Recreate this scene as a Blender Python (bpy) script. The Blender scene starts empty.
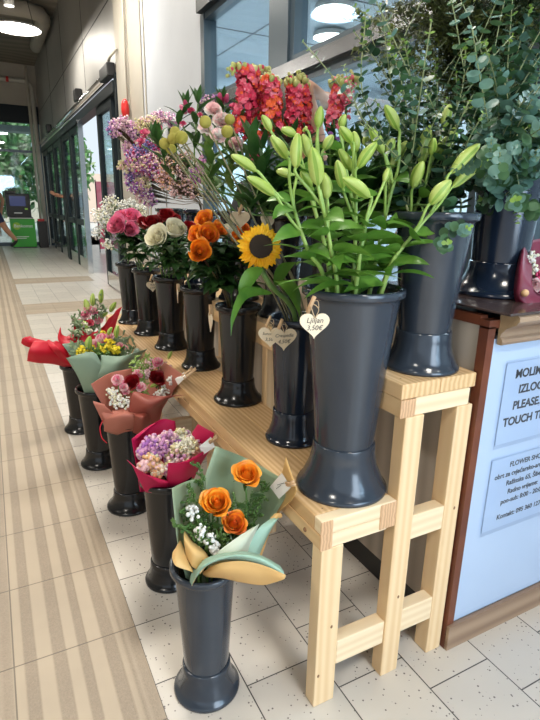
import bpy, math, random
from mathutils import Vector, Matrix, noise
PI = math.pi
S = 0.74          # layout units -> metres
C = bpy.context.scene.collection
V = Vector
def R(seed): return random.Random(seed)
# ------------------------------------------------------------------ camera
FPX = 523.0; H = 1.5
Xc = V((1037.6, 133.9, -523)).normalized(); Yc = V((-284, 160, -523)).normalized()
Zc = Xc.cross(Yc).normalized(); Yc = Zc.cross(Xc).normalized()
MW = Matrix((Xc, Yc, Zc))            # world = MW @ cam
def ray(px, py): return MW @ V((px - 270, 360 - py, -FPX))
def at(px, py, Y):
    d = ray(px, py); return V((0, 0, H)) + d * (Y / d.y)
def atx(px, py, X):
    d = ray(px, py); return V((0, 0, H)) + d * (X / d.x)
def atz(px, py, Z):
    d = ray(px, py); return V((0, 0, H)) + d * ((Z - H) / d.z)
cd = bpy.data.cameras.new('camera'); cam = bpy.data.objects.new('camera', cd); C.objects.link(cam)
cam.matrix_world = Matrix.Translation((0, 0, H * S)) @ MW.to_4x4()
cd.sensor_fit = 'VERTICAL'; cd.sensor_height = 36; cd.lens = FPX / 720 * 36; cd.clip_start = .02; cd.clip_end = 200
bpy.context.scene.camera = cam
# ------------------------------------------------------------------ materials
def nodes(name):
    m = bpy.data.materials.new(name); m.use_nodes = True
    nt = m.node_tree; b = nt.nodes['Principled BSDF']
    return m, nt, b
def mat(name, c, c2=None, rough=.5, metal=0, scale=30, bump=0, bscale=None, spec=.5, trans=0, coat=0, wave=None, stretch=(1, 1, 1), emit=None, es=1, det=4):
    m, nt, b = nodes(name); L = nt.links.new
    b.inputs['Roughness'].default_value = rough; b.inputs['Metallic'].default_value = metal
    b.inputs['Specular IOR Level'].default_value = spec
    b.inputs['Coat Weight'].default_value = coat
    b.inputs['Base Color'].default_value = (*c, 1)
    tc = nt.nodes.new('ShaderNodeTexCoord'); mp = nt.nodes.new('ShaderNodeMapping')
    mp.inputs['Scale'].default_value = stretch; L(tc.outputs['Object'], mp.inputs['Vector'])
    src = None
    if c2 is not None:
        if wave:
            t = nt.nodes.new('ShaderNodeTexWave'); t.bands_direction = wave; t.inputs['Scale'].default_value = scale
            t.inputs['Distortion'].default_value = 4; t.inputs['Detail'].default_value = det; t.inputs['Detail Scale'].default_value = 1.2
            fac = t.outputs['Fac']
        else:
            t = nt.nodes.new('ShaderNodeTexNoise'); t.inputs['Scale'].default_value = scale; t.inputs['Detail'].default_value = det
            fac = t.outputs['Fac']
        L(mp.outputs['Vector'], t.inputs['Vector'])
        r = nt.nodes.new('ShaderNodeValToRGB'); r.color_ramp.elements[0].color = (*c, 1); r.color_ramp.elements[1].color = (*c2, 1)
        if not wave: r.color_ramp.elements[0].position = .35; r.color_ramp.elements[1].position = .65
        L(fac, r.inputs['Fac']); L(r.outputs['Color'], b.inputs['Base Color']); src = r.outputs['Color']
    if bump:
        t2 = nt.nodes.new('ShaderNodeTexNoise'); t2.inputs['Scale'].default_value = bscale or scale; t2.inputs['Detail'].default_value = 4
        L(mp.outputs['Vector'], t2.inputs['Vector'])
        bp = nt.nodes.new('ShaderNodeBump'); bp.inputs['Strength'].default_value = bump; bp.inputs['Distance'].default_value = .004
        L(t2.outputs['Fac'], bp.inputs['Height']); L(bp.outputs['Normal'], b.inputs['Normal'])
    if trans:
        tr = nt.nodes.new('ShaderNodeBsdfTranslucent'); mx = nt.nodes.new('ShaderNodeMixShader'); mx.inputs['Fac'].default_value = trans
        if src: L(src, tr.inputs['Color'])
        else: tr.inputs['Color'].default_value = (*c, 1)
        L(b.outputs['BSDF'], mx.inputs[1]); L(tr.outputs['BSDF'], mx.inputs[2])
        L(mx.outputs['Shader'], nt.nodes['Material Output'].inputs['Surface'])
    if emit:
        b.inputs['Emission Color'].default_value = (*emit, 1); b.inputs['Emission Strength'].default_value = es
    return m
def glass(name, tint, refl=.12, rough=.02):
    m = bpy.data.materials.new(name); m.use_nodes = True; nt = m.node_tree; nt.nodes.clear(); L = nt.links.new
    o = nt.nodes.new('ShaderNodeOutputMaterial'); t = nt.nodes.new('ShaderNodeBsdfTransparent'); t.inputs['Color'].default_value = (*tint, 1)
    g = nt.nodes.new('ShaderNodeBsdfGlossy'); g.inputs['Roughness'].default_value = rough; g.inputs['Color'].default_value = (.9, .95, 1, 1)
    lw = nt.nodes.new('ShaderNodeLayerWeight'); lw.inputs['Blend'].default_value = .25
    mm = nt.nodes.new('ShaderNodeMath'); mm.operation = 'MULTIPLY_ADD'; mm.inputs[1].default_value = .45; mm.inputs[2].default_value = refl * .4
    x = nt.nodes.new('ShaderNodeMixShader')
    L(lw.outputs['Fresnel'], mm.inputs[0]); L(mm.outputs[0], x.inputs['Fac']); L(t.outputs[0], x.inputs[1]); L(g.outputs[0], x.inputs[2]); L(x.outputs[0], o.inputs['Surface'])
    return m
# floor tiles: staggered squares with dark grout and dark flecks (object space = world metres)
def floor_mat():
    m, nt, b = nodes('speckled_tile'); L = nt.links.new; N = nt.nodes.new
    tc = N('ShaderNodeTexCoord'); sx = N('ShaderNodeSeparateXYZ'); L(tc.outputs['Object'], sx.inputs[0])
    cx = N('ShaderNodeMath'); cx.operation = 'MULTIPLY_ADD'; L(sx.outputs['X'], cx.inputs[0]); cx.inputs[1].default_value = 1 / S; cx.inputs[2].default_value = -.308 + .265 * 100
    cy = N('ShaderNodeMath'); cy.operation = 'MULTIPLY_ADD'; L(sx.outputs['Y'], cy.inputs[0]); cy.inputs[1].default_value = 1 / S; cy.inputs[2].default_value = -1.34 + .1375 + .275 * 100
    cb = N('ShaderNodeCombineXYZ'); L(cy.outputs[0], cb.inputs['X']); L(cx.outputs[0], cb.inputs['Y'])
    br = N('ShaderNodeTexBrick'); br.offset = .5; br.offset_frequency = 2
    br.inputs['Scale'].default_value = 1; br.inputs['Brick Width'].default_value = .275; br.inputs['Row Height'].default_value = .265
    br.inputs['Mortar Size'].default_value = .0022; br.inputs['Mortar Smooth'].default_value = .1
    br.inputs['Color1'].default_value = (.62, .58, .52, 1); br.inputs['Color2'].default_value = (.54, .505, .455, 1); br.inputs['Mortar'].default_value = (.06, .055, .05, 1)
    L(cb.outputs[0], br.inputs['Vector'])
    vo = N('ShaderNodeTexVoronoi'); vo.inputs['Scale'].default_value = 95; L(tc.outputs['Object'], vo.inputs['Vector'])
    no = N('ShaderNodeTexNoise'); no.inputs['Scale'].default_value = 25; L(tc.outputs['Object'], no.inputs['Vector'])
    sc_ = N('ShaderNodeSeparateColor'); L(vo.outputs['Color'], sc_.inputs[0])
    th = N('ShaderNodeMath'); th.operation = 'MULTIPLY'; L(sc_.outputs[0], th.inputs[0]); th.inputs[1].default_value = .34
    ls = N('ShaderNodeMath'); ls.operation = 'LESS_THAN'; L(vo.outputs['Distance'], ls.inputs[0])
    sb = N('ShaderNodeMath'); sb.operation = 'SUBTRACT'; L(th.outputs[0], sb.inputs[0]); sb.inputs[1].default_value = .08; L(sb.outputs[0], ls.inputs[1])
    mx = N('ShaderNodeMix'); mx.data_type = 'RGBA'; L(ls.outputs[0], mx.inputs['Factor']); L(br.outputs['Color'], mx.inputs['A']); mx.inputs['B'].default_value = (.16, .14, .13, 1)
    n2 = N('ShaderNodeTexNoise'); n2.inputs['Scale'].default_value = 3; n2.inputs['Detail'].default_value = 5; L(tc.outputs['Object'], n2.inputs['Vector'])
    mr = N('ShaderNodeMapRange'); L(n2.outputs['Fac'], mr.inputs['Value']); mr.inputs['To Min'].default_value = .88; mr.inputs['To Max'].default_value = 1.08
    vm = N('ShaderNodeVectorMath'); vm.operation = 'SCALE'; L(mx.outputs['Result'], vm.inputs[0]); L(mr.outputs[0], vm.inputs['Scale'])
    L(vm.outputs[0], b.inputs['Base Color'])
    b.inputs['Roughness'].default_value = .3; b.inputs['Specular IOR Level'].default_value = .45
    bp = N('ShaderNodeBump'); bp.inputs['Strength'].default_value = .3; bp.inputs['Distance'].default_value = .001; bp.invert = True
    L(br.outputs['Fac'], bp.inputs['Height']); L(bp.outputs[0], b.inputs['Normal'])
    return m
def tactile_mat(rot=False):
    m, nt, b = nodes('ribbed_paver'); L = nt.links.new; N = nt.nodes.new
    tc = N('ShaderNodeTexCoord'); sx = N('ShaderNodeSeparateXYZ'); L(tc.outputs['Object'], sx.inputs[0])
    def math_(op, a, bb=None, c=None):
        n = N('ShaderNodeMath'); n.operation = op
        for i, v in enumerate((a, bb, c)):
            if v is None: continue
            if isinstance(v, (int, float)): n.inputs[i].default_value = v
            else: L(v, n.inputs[i])
        return n.outputs[0]
    u0, v0 = (sx.outputs['X'], sx.outputs['Y'])
    if rot: u0, v0 = v0, u0
    offu, offv = (.308, 1.61) if not rot else (7.80, .308)
    u = math_('FRACT', math_('MULTIPLY_ADD', u0, 1 / S / .405, -offu / .405 + 100))
    vv = math_('FRACT', math_('MULTIPLY_ADD', v0, 1 / S / .405, -offv / .405 + 100))
    r = N('ShaderNodeValToRGB'); cr = r.color_ramp; cr.interpolation = 'LINEAR'
    st = [(0, 0), (.075, 0), (.09, 1), (.17, 1), (.185, 0), (.295, 0), (.31, 1), (.40, 1), (.415, 0), (.50, 0), (.515, 1), (.575, 1), (.59, 0), (.70, 0), (.715, 1), (.80, 1), (.82, .2), (.85, .3), (.87, 1), (.90, .5), (.93, .9), (.985, .8), (1, .2)]
    cr.elements[0].position = 0; cr.elements[0].color = (0, 0, 0, 1); cr.elements[1].position = 1; cr.elements[1].color = (.2, .2, .2, 1)
    for p, v in st[1:-1]:
        e = cr.elements.new(p); e.color = (v, v, v, 1)
    L(u, r.inputs['Fac'])
    no = N('ShaderNodeTexNoise'); no.inputs['Scale'].default_value = 260; no.inputs['Detail'].default_value = 3; L(tc.outputs['Object'], no.inputs['Vector'])
    n2 = N('ShaderNodeTexNoise'); n2.inputs['Scale'].default_value = 4; n2.inputs['Detail'].default_value = 5; L(tc.outputs['Object'], n2.inputs['Vector'])
    mx = N('ShaderNodeMix'); mx.data_type = 'RGBA'; L(math_('MULTIPLY', r.outputs['Color'], math_('ADD', no.outputs['Fac'], .35)), mx.inputs['Factor'])
    mx.inputs['A'].default_value = (.43, .355, .265, 1); mx.inputs['B'].default_value = (.285, .228, .17, 1)
    jm = math_('MAXIMUM', math_('LESS_THAN', vv, .012), math_('LESS_THAN', u, .012))
    m2 = N('ShaderNodeMix'); m2.data_type = 'RGBA'; L(math_('MULTIPLY', jm, .75), m2.inputs['Factor']); L(mx.outputs['Result'], m2.inputs['A']); m2.inputs['B'].default_value = (.1, .085, .065, 1)
    mr = N('ShaderNodeMapRange'); L(n2.outputs['Fac'], mr.inputs['Value']); mr.inputs['To Min'].default_value = .8; mr.inputs['To Max'].default_value = 1.15
    vm = N('ShaderNodeVectorMath'); vm.operation = 'SCALE'; L(m2.outputs['Result'], vm.inputs[0]); L(mr.outputs[0], vm.inputs['Scale']); L(vm.outputs[0], b.inputs['Base Color'])
    b.inputs['Roughness'].default_value = .5
    bp = N('ShaderNodeBump'); bp.inputs['Strength'].default_value = .5; bp.inputs['Distance'].default_value = .003
    L(math_('SUBTRACT', math_('MULTIPLY', r.outputs['Color'], math_('ADD', no.outputs['Fac'], .5)), jm), bp.inputs['Height']); L(bp.outputs[0], b.inputs['Normal'])
    return m
M = {}
M['floor'] = floor_mat(); M['tactile'] = tactile_mat(); M['tactile2'] = tactile_mat(True)
M['white_wall'] = mat('white_wall', (.50, .53, .58), (.47, .50, .55), rough=.6, scale=3)
M['beige'] = mat('beige_paint', (.40, .37, .31), (.37, .34, .29), rough=.6, scale=3)
M['beige2'] = mat('beige_beam', (.42, .38, .31), (.38, .34, .28), rough=.6, scale=3)
M['ceil'] = mat('corrugated_deck', (.22, .19, .15), (.15, .13, .10), rough=.7, scale=1.1, wave='Y', det=0)
M['steel'] = mat('brushed_steel', (.44, .43, .41), (.33, .32, .31), rough=.5, metal=.55, scale=.6, bump=.15, bscale=1.2)
M['chrome'] = mat('chrome', (.75, .76, .78), rough=.15, metal=1)
M['darkframe'] = mat('dark_frame', (.010, .015, .018), rough=.45, spec=.25)
M['black'] = mat('black', (.012, .012, .013), rough=.4)
M['winframe'] = mat('grey_blue_frame', (.055, .08, .10), rough=.3, metal=.3)
M['winlight'] = mat('aluminium_frame', (.21, .215, .225), rough=.25, metal=.85)
M['glass'] = glass('clear_glass', (.86, .93, .95)); M['doorglass'] = glass('door_glass', (.82, .92, .92), .2)
M['ground'] = mat('pale_paving', (.55, .55, .53), (.45, .46, .45), rough=.8, scale=2)
M['room'] = mat('shop_wall', (.66, .73, .78), (.62, .69, .74), rough=.7, scale=1)
M['pine'] = mat('pine', (.76, .53, .29), (.60, .37, .17), rough=.45, scale=22, wave='X', stretch=(1, .05, 1), det=3)
M['pinev'] = mat('pine_upright', (.80, .60, .36), (.73, .51, .28), rough=.5, scale=14, wave='X', stretch=(1, 1, .05), det=2)
M['pinex'] = mat('pine_cross', (.84, .68, .46), (.77, .59, .37), rough=.5, scale=14, wave='Z', stretch=(.06, 1, 1), det=2)
M['endgrain'] = mat('end_grain', (.66, .42, .24), (.50, .30, .16), rough=.6, scale=40, wave='X', det=2)
M['knot'] = mat('knot', (.22, .11, .05), rough=.6)
M['panel'] = mat('grey_laminate', (.50, .445, .38), (.38, .33, .275), rough=.5, scale=5, wave='Y', stretch=(1, 1, .12), det=4)
M['counterfront'] = mat('pale_blue_board', (.44, .56, .74), (.41, .53, .71), rough=.35, scale=2)
M['oak'] = mat('oak_trim', (.36, .25, .165), (.24, .155, .10), rough=.45, scale=6, wave='Z', stretch=(.08, 1, 1), det=4)
M['mdf'] = mat('raw_moulding_end', (.40, .29, .17), (.33, .23, .13), rough=.7, scale=30)
M['redbrown'] = mat('red_brown_edge', (.17, .05, .022), (.12, .035, .018), rough=.4, scale=10)
M['darktop'] = mat('dark_worktop', (.075, .05, .045), (.05, .035, .032), rough=.15, scale=8, stretch=(.2, 1, 1))
M['paper'] = mat('printed_paper', (.54, .66, .83), (.51, .63, .81), rough=.5, scale=9)
M['sleeve'] = glass('plastic_sleeve', (.95, .97, .99), .3, .08)
M['ink'] = mat('ink', (.02, .02, .025), rough=.6)
M['bucket'] = mat('anthracite_plastic', (.030, .040, .056), (.025, .034, .048), rough=.17, scale=6, spec=.6, bump=.05, bscale=4)
M['bucketd'] = mat('black_plastic', (.009, .010, .012), rough=.2, spec=.5)
M['bucketb'] = mat('navy_plastic', (.009, .016, .032), rough=.17, spec=.6)
M['tagwood'] = mat('tag_plywood', (.80, .68, .50), (.74, .61, .43), rough=.6, scale=20)
M['pin'] = mat('clothespin_wood', (.62, .42, .24), (.52, .33, .18), rough=.6, scale=40)
M['string'] = mat('jute_string', (.55, .42, .26), rough=.9)
M['card'] = mat('white_card', (.85, .85, .83), rough=.6)
def leafm(n, a, b, tr=.25, rough=.4): M[n] = mat(n, a, b, rough=rough, scale=18, trans=tr)
leafm('lilyleaf', (.06, .18, .02), (.13, .29, .04)); leafm('lilystem', (.28, .44, .09), (.34, .50, .13), .1)
leafm('lilybud', (.36, .50, .08), (.52, .62, .18), .2); leafm('budgroove', (.20, .34, .04), (.26, .40, .07), .1)
leafm('roseleaf', (.018, .065, .014), (.04, .11, .025)); leafm('darkstem', (.09, .03, .02), (.06, .08, .02), 0)
leafm('greenstem', (.10, .22, .05), (.16, .28, .08), .1)
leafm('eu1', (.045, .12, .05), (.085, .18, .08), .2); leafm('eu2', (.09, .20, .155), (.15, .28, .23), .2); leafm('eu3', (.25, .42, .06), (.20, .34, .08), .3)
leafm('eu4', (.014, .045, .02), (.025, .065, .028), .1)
leafm('eustem', (.30, .34, .17), (.24, .28, .12), 0)
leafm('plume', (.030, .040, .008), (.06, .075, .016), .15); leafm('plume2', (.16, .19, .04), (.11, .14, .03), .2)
leafm('orange', (.90, .25, .01), (.95, .38, .03), .2); leafm('orange2', (.78, .13, .02), (.90, .28, .05), .2)
leafm('yorange', (.94, .50, .05), (.86, .26, .04), .2)
leafm('cream', (.92, .88, .66), (.95, .93, .80), .3); leafm('darkred', (.20, .004, .008), (.30, .008, .012), .15)
leafm('pink', (.80, .16, .32), (.88, .34, .46), .3); leafm('palepink', (.90, .60, .62), (.94, .76, .75), .3)
leafm('coral', (.56, .022, .065), (.70, .06, .12), .25); leafm('coral2', (.74, .12, .19), (.82, .22, .28), .25); leafm('redorange', (.76, .07, .02), (.82, .13, .03), .25)
leafm('snapbud', (.40, .45, .12), (.55, .50, .20), .2); leafm('magenta', (.50, .03, .12), (.62, .08, .2), .2)
leafm('white', (.86, .86, .82), (.92, .92, .88), .2); leafm('purple', (.36, .13, .48), (.52, .22, .58), .2)
leafm('lilac', (.66, .30, .56), (.78, .48, .68), .2); leafm('paleyellow', (.80, .72, .36), (.86, .78, .48), .2); leafm('blue', (.16, .16, .42), (.26, .24, .5), .2); leafm('bbstem', (.13, .14, .06), (.20, .17, .09), 0)
leafm('blush', (.86, .56, .60), (.90, .68, .68), .2); leafm('peach', (.84, .50, .24), (.88, .62, .36), .2); leafm('tan', (.16, .10, .06), (.11, .08, .04), 0)
leafm('ball', (.36, .33, .05), (.50, .44, .10), .1, .8); leafm('sunpetal', (.95, .50, .01), (.95, .62, .03), .3); leafm('sundisc', (.012, .008, .006), (.03, .018, .01), 0, .9)
leafm('yellow', (.88, .68, .02), (.92, .78, .06), .2); leafm('graygreen', (.20, .30, .16), (.28, .36, .2), .2)
leafm('fern', (.06, .15, .03), (.12, .22, .05), .2)
def paper(n, a, tr=.25): M[n] = mat(n, a, tuple(x * .94 for x in a), rough=.45, scale=6, trans=tr, bump=.1, bscale=12)
paper('sage', (.36, .46, .30)); paper('mint', (.40, .62, .50)); paper('kraft', (.84, .55, .22)); paper('creampaper', (.80, .72, .50)); paper('palemint', (.68, .74, .60))
paper('magpaper', (.62, .01, .10), .2); paper('salmon', (.56, .20, .145), .2); paper('salmon_dark', (.36, .085, .06), .2); paper('sage2', (.28, .40, .30), .2)
paper('redpaper', (.64, .008, .03), .2); paper('burgundy', (.20, .02, .05), .1); paper('olivepaper', (.42, .36, .12), .2)
M['green_panel'] = mat('green_panel', (.05, .42, .04), (.04, .38, .04), rough=.3, scale=3)
M['lime'] = mat('lime_circle', (.32, .60, .04), rough=.3); M['whitep'] = mat('white_print', (.85, .87, .85), rough=.5)
M['screen'] = mat('screen', (.01, .01, .03), rough=.1, emit=(.05, .06, .14), es=.6)
M['lampg'] = mat('lamp_diffuser', (.9, .9, .88), rough=.5, emit=(1, .97, .90), es=9)
M['lampw'] = mat('lamp_housing', (.6, .58, .54), rough=.4)
M['skin'] = mat('skin', (.42, .20, .115), (.46, .23, .135), rough=.5, scale=10); M['tshirt'] = mat('grey_tshirt', (.62, .64, .68), rough=.8)
M['navy'] = mat('navy_cloth', (.012, .018, .06), rough=.8); M['hair'] = mat('dark_hair', (.03, .018, .012), rough=.6); M['shoe'] = mat('black_shoe', (.01, .01, .012), rough=.5)
M['blackcloth'] = mat('black_cloth', (.02, .02, .022), rough=.8); M['whitecloth'] = mat('white_cloth', (.75, .75, .74), rough=.8)
M['red'] = mat('red_plastic', (.60, .02, .02), rough=.3); M['banner'] = mat('pink_banner', (.75, .04, .14), (.85, .30, .36), rough=.6, scale=2)
M['tree'] = mat('tree_leaves', (.06, .22, .06), (.16, .36, .12), rough=.6, scale=2, trans=.4); M['tree2'] = mat('tree_leaves_light', (.25, .42, .2), (.4, .5, .3), rough=.6, scale=2, trans=.4)
M['bark'] = mat('bark', (.12, .08, .05), rough=.9); M['white_pipe'] = mat('painted_pipe', (.50, .47, .40), rough=.5)
M['sand'] = mat('far_facade', (.55, .45, .38), (.5, .42, .36), rough=.9, scale=2)
# ------------------------------------------------------------------ mesh building
class MB:
    def __init__(s): s.v = []; s.f = []; s.m = []; s.mats = []; s.cur = 0
    def use(s, name):
        if name not in s.mats: s.mats.append(name)
        s.cur = s.mats.index(name); return s
    def add(s, vs, fs):
        o = len(s.v); s.v += [tuple(p) for p in vs]; s.f += [tuple(i + o for i in f) for f in fs]; s.m += [s.cur] * len(fs)
    def box(s, a, b):
        x0, y0, z0 = (min(a[i], b[i]) for i in range(3)); x1, y1, z1 = (max(a[i], b[i]) for i in range(3))
        s.add([(x0, y0, z0), (x1, y0, z0), (x1, y1, z0), (x0, y1, z0), (x0, y0, z1), (x1, y0, z1), (x1, y1, z1), (x0, y1, z1)],
              [(0, 3, 2, 1), (4, 5, 6, 7), (0, 1, 5, 4), (1, 2, 6, 5), (2, 3, 7, 6), (3, 0, 4, 7)]); return s
    def tube(s, pts, r, n=6, cap=True):
        pts = [V(p) for p in pts]; k = len(pts)
        rr = r if isinstance(r, (list, tuple)) else [r] * k
        up = V((0, 0, 1)); vs = []; d0 = (pts[1] - pts[0]).normalized()
        if abs(d0.z) > .9: up = V((1, 0, 0))
        a = d0.cross(up).normalized()
        for i, p in enumerate(pts):
            d = (pts[min(i + 1, k - 1)] - pts[max(i - 1, 0)])
            d = d.normalized() if d.length > 1e-9 else d0
            a = (a - d * a.dot(d)); a = a.normalized() if a.length > 1e-6 else d.orthogonal().normalized()
            b = d.cross(a)
            for j in range(n):
                t = 2 * PI * j / n; vs.append(p + (a * math.cos(t) + b * math.sin(t)) * rr[i])
        fs = [(i * n + j, i * n + (j + 1) % n, (i + 1) * n + (j + 1) % n, (i + 1) * n + j) for i in range(k - 1) for j in range(n)]
        if cap: fs += [tuple(range(n - 1, -1, -1)), tuple((k - 1) * n + j for j in range(n))]
        s.add(vs, fs); return s
    def lathe(s, c, prof, n=40, axis=None):
        c = V(c); d = V(axis).normalized() if axis else V((0, 0, 1)); a = d.orthogonal().normalized() if axis else V((1, 0, 0)); b = d.cross(a)
        vs = []; fs = []
        for (r, z) in prof:
            for j in range(n):
                t = 2 * PI * j / n; vs.append(c + d * z + (a * math.cos(t) + b * math.sin(t)) * r)
        for i in range(len(prof) - 1):
            for j in range(n): fs.append((i * n + j, i * n + (j + 1) % n, (i + 1) * n + (j + 1) % n, (i + 1) * n + j))
        s.add(vs, fs); return s
    def grid(s, f, nu, nv):
        vs = [f(i / (nu - 1), j / (nv - 1)) for i in range(nu) for j in range(nv)]
        s.add(vs, [(i * nv + j, (i + 1) * nv + j, (i + 1) * nv + j + 1, i * nv + j + 1) for i in range(nu - 1) for j in range(nv - 1)]); return s
    def blob(s, c, r, n=6, m=4, d=(0, 0, 1), el=1.0):
        c = V(c); d = V(d).normalized(); a = d.orthogonal().normalized(); b = d.cross(a); vs = [c - d * r * el]; fs = []
        for i in range(1, m):
            ph = PI * i / m
            for j in range(n):
                t = 2 * PI * j / n; vs.append(c - d * r * el * math.cos(ph) + (a * math.cos(t) + b * math.sin(t)) * r * math.sin(ph))
        vs.append(c + d * r * el); last = len(vs) - 1
        for j in range(n):
            fs.append((0, 1 + (j + 1) % n, 1 + j)); fs.append((last, last - n + j, last - n + (j + 1) % n))
        for i in range(m - 2):
            for j in range(n): fs.append((1 + i * n + j, 1 + i * n + (j + 1) % n, 1 + (i + 1) * n + (j + 1) % n, 1 + (i + 1) * n + j))
        s.add(vs, fs); return s
    def build(s, name, parent=None, smooth=True, **props):
        me = bpy.data.meshes.new(name); me.from_pydata([(x * S, y * S, z * S) for x, y, z in s.v], [], s.f)
        for k in s.mats: me.materials.append(M[k])
        me.polygons.foreach_set('material_index', s.m)
        if smooth: me.polygons.foreach_set('use_smooth', [True] * len(s.f))
        me.update(); o = bpy.data.objects.new(name, me); C.objects.link(o)
        if parent is not None:
            o.parent = parent; w = parent; t = V(w['_o']) if '_o' in w else V((0, 0, 0)); 
            o.matrix_parent_inverse = Matrix.Translation(-t)
            o['_o'] = (0.0, 0.0, 0.0)
        for k, v in props.items(): o[k] = v
        return o
def thing(name, label, cat, loc=(0, 0, 0), group=None, kind=None):
    o = bpy.data.objects.new(name, None); C.objects.link(o); l = V(loc) * S; o.location = l; o.empty_display_size = .05; o['_o'] = tuple(l)
    if kind: o['kind'] = kind
    if label: o['label'] = label
    if cat: o['category'] = cat
    if group: o['group'] = group
    return o
def tag(o, label, cat, group=None):
    o['label'] = label; o['category'] = cat
    if group: o['group'] = group
    return o
def struct(name, mb, smooth=False, parent=None):
    return mb.build(name, parent, smooth, **({} if parent else {'kind': 'structure'}))
def bx(m, *boxes):
    mb = MB().use(m)
    for a, b in boxes: mb.box(a, b)
    return mb
def bevel(o, w=.002, seg=2):
    md = o.modifiers.new('bevel', 'BEVEL'); md.width = w; md.segments = seg; md.limit_method = 'ANGLE'; return o
def curve(pts, n=12):
    "Catmull-Rom through pts"
    P = [V(p) for p in pts]; P = [P[0] * 2 - P[1]] + P + [P[-1] * 2 - P[-2]]; out = []; k = len(P) - 3
    for i in range(n + 1):
        t = i / n * k; j = min(int(t), k - 1); t -= j; a, b, c, d = P[j:j + 4]
        out.append(.5 * ((2 * b) + (c - a) * t + (2 * a - 5 * b + 4 * c - d) * t * t + (3 * b - a - 3 * c + d) * t ** 3))
    return out
def text_mesh(body, size, loc, xdir, ydir, parent, matname='ink', align='LEFT', name='lettering', shear=0):
    cu = bpy.data.curves.new('t', 'FONT'); cu.body = body; cu.size = size * S; cu.align_x = align; cu.extrude = .0002; cu.offset = (.0009 if size > .03 else .0004) if size > .022 else .0; cu.shear = shear
    o = bpy.data.objects.new('t', cu); C.objects.link(o)
    dg = bpy.context.evaluated_depsgraph_get(); me = bpy.data.meshes.new_from_object(o.evaluated_get(dg)); bpy.data.objects.remove(o)
    x = V(xdir).normalized(); y = V(ydir).normalized(); z = x.cross(y)
    me.transform(Matrix.Translation(V(loc) * S) @ Matrix((x, y, z)).transposed().to_4x4())
    me.materials.clear(); me.materials.append(M[matname])
    ob = bpy.data.objects.new(name, me); C.objects.link(ob)
    if parent is not None:
        ob.parent = parent; ob.matrix_parent_inverse = Matrix.Translation(-V(parent['_o'])); ob['_o'] = (0., 0., 0.)
    return ob
WS = .85; EXPO = .28
# ------------------------------------------------------------------ setting
XW = 1.9; ZC = 5.7; YF = 20.4
struct('floor', bx('floor', ((-7.5, -4, -.05), (XW + .15, YF, 0)), ((XW + .15, 8.4, -.05), (9, 26, -.005)), ((-8, YF, -.05), (9, 26, -.005))))
o = bx('tactile', ((-1.312, -2, .0002), (.308, YF, .0022))); struct('trim_1', o)
struct('trim_2', bx('tactile2', ((.308, 7.80, .0002), (1.78, 8.61, .0022)), ((.308, 10.85, .0002), (1.74, 11.62, .0022))))
struct('ceiling', bx('ceil', ((-7.5, -4, ZC), (XW + .2, YF + .2, ZC + .1))))
struct('wall_sunblock', bx('beige', ((-7.5, -4.1, 3.3), (XW + .1, -4, ZC))))  # unseen header behind the camera, added to limit sun on the floor
struct('wall_left', bx('beige', ((-7.6, -4, 0), (-7.5, YF, ZC))))
mb = bx('steel', ((XW, 8.45, 3.34), (XW + .06, YF, ZC)))
mb.use('darkframe')
for y in (11.2, 14, 16.8): mb.box((XW - .003, y, 3.34), (XW, y + .02, ZC))
mb.box((XW - .003, 8.5, 4.3), (XW, YF, 4.315))
struct('wall_right', mb)
struct('wall_upper', bx('white_wall', ((XW, -4, 3.2), (XW + .12, 8.4, ZC))))
struct('wall_side', bx('white_wall', ((XW, 5.06, 0), (XW + .12, 8.45, 3.2))))
struct('wall_pillar', bx('beige', ((XW - .012, 7.12, 0), (XW, 8.45, ZC)), ((XW - .03, 7.75, 0), (XW - .012, 8.45, ZC)), ((XW - .01, 6.98, 0), (XW, 7.03, ZC))))
# far wall
fw = bx('beige2', ((-7.5, YF, 4.48), (XW + .1, YF + .2, ZC)), ((1.88, YF, 0), (2.1, YF + .2, 4.5)))
struct('wall_far', fw)
struct('wall_header', bx('darkframe', ((-7.5, YF - .02, 3.95), (1.88, YF + .1, 4.48))))
struct('trim_3', bx('white_wall', ((-7.5, YF + .3, 3.72), (1.85, YF + .9, 3.9))))
w = thing('window_1', None, None, (0, YF, 0), kind='structure')
fr = bx('winframe', ((1.78, YF, 0), (1.86, YF + .08, 3.95)), ((-7.5, YF, 3.04), (1.8, YF + .06, 3.12)), ((-7.5, YF, 0), (1.8, YF + .08, .12)),
        ((-.9, YF, 0), (-.82, YF + .08, 3.95)), ((-3.6, YF, 0), (-3.52, YF + .08, 3.95)), ((-6.2, YF, 0), (-6.12, YF + .08, 3.95)))
fr.build('window_frame', w, False); bx('doorglass', ((-7.5, YF + .03, .1), (1.8, YF + .045, 3.95))).build('pane', w, False)
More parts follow.
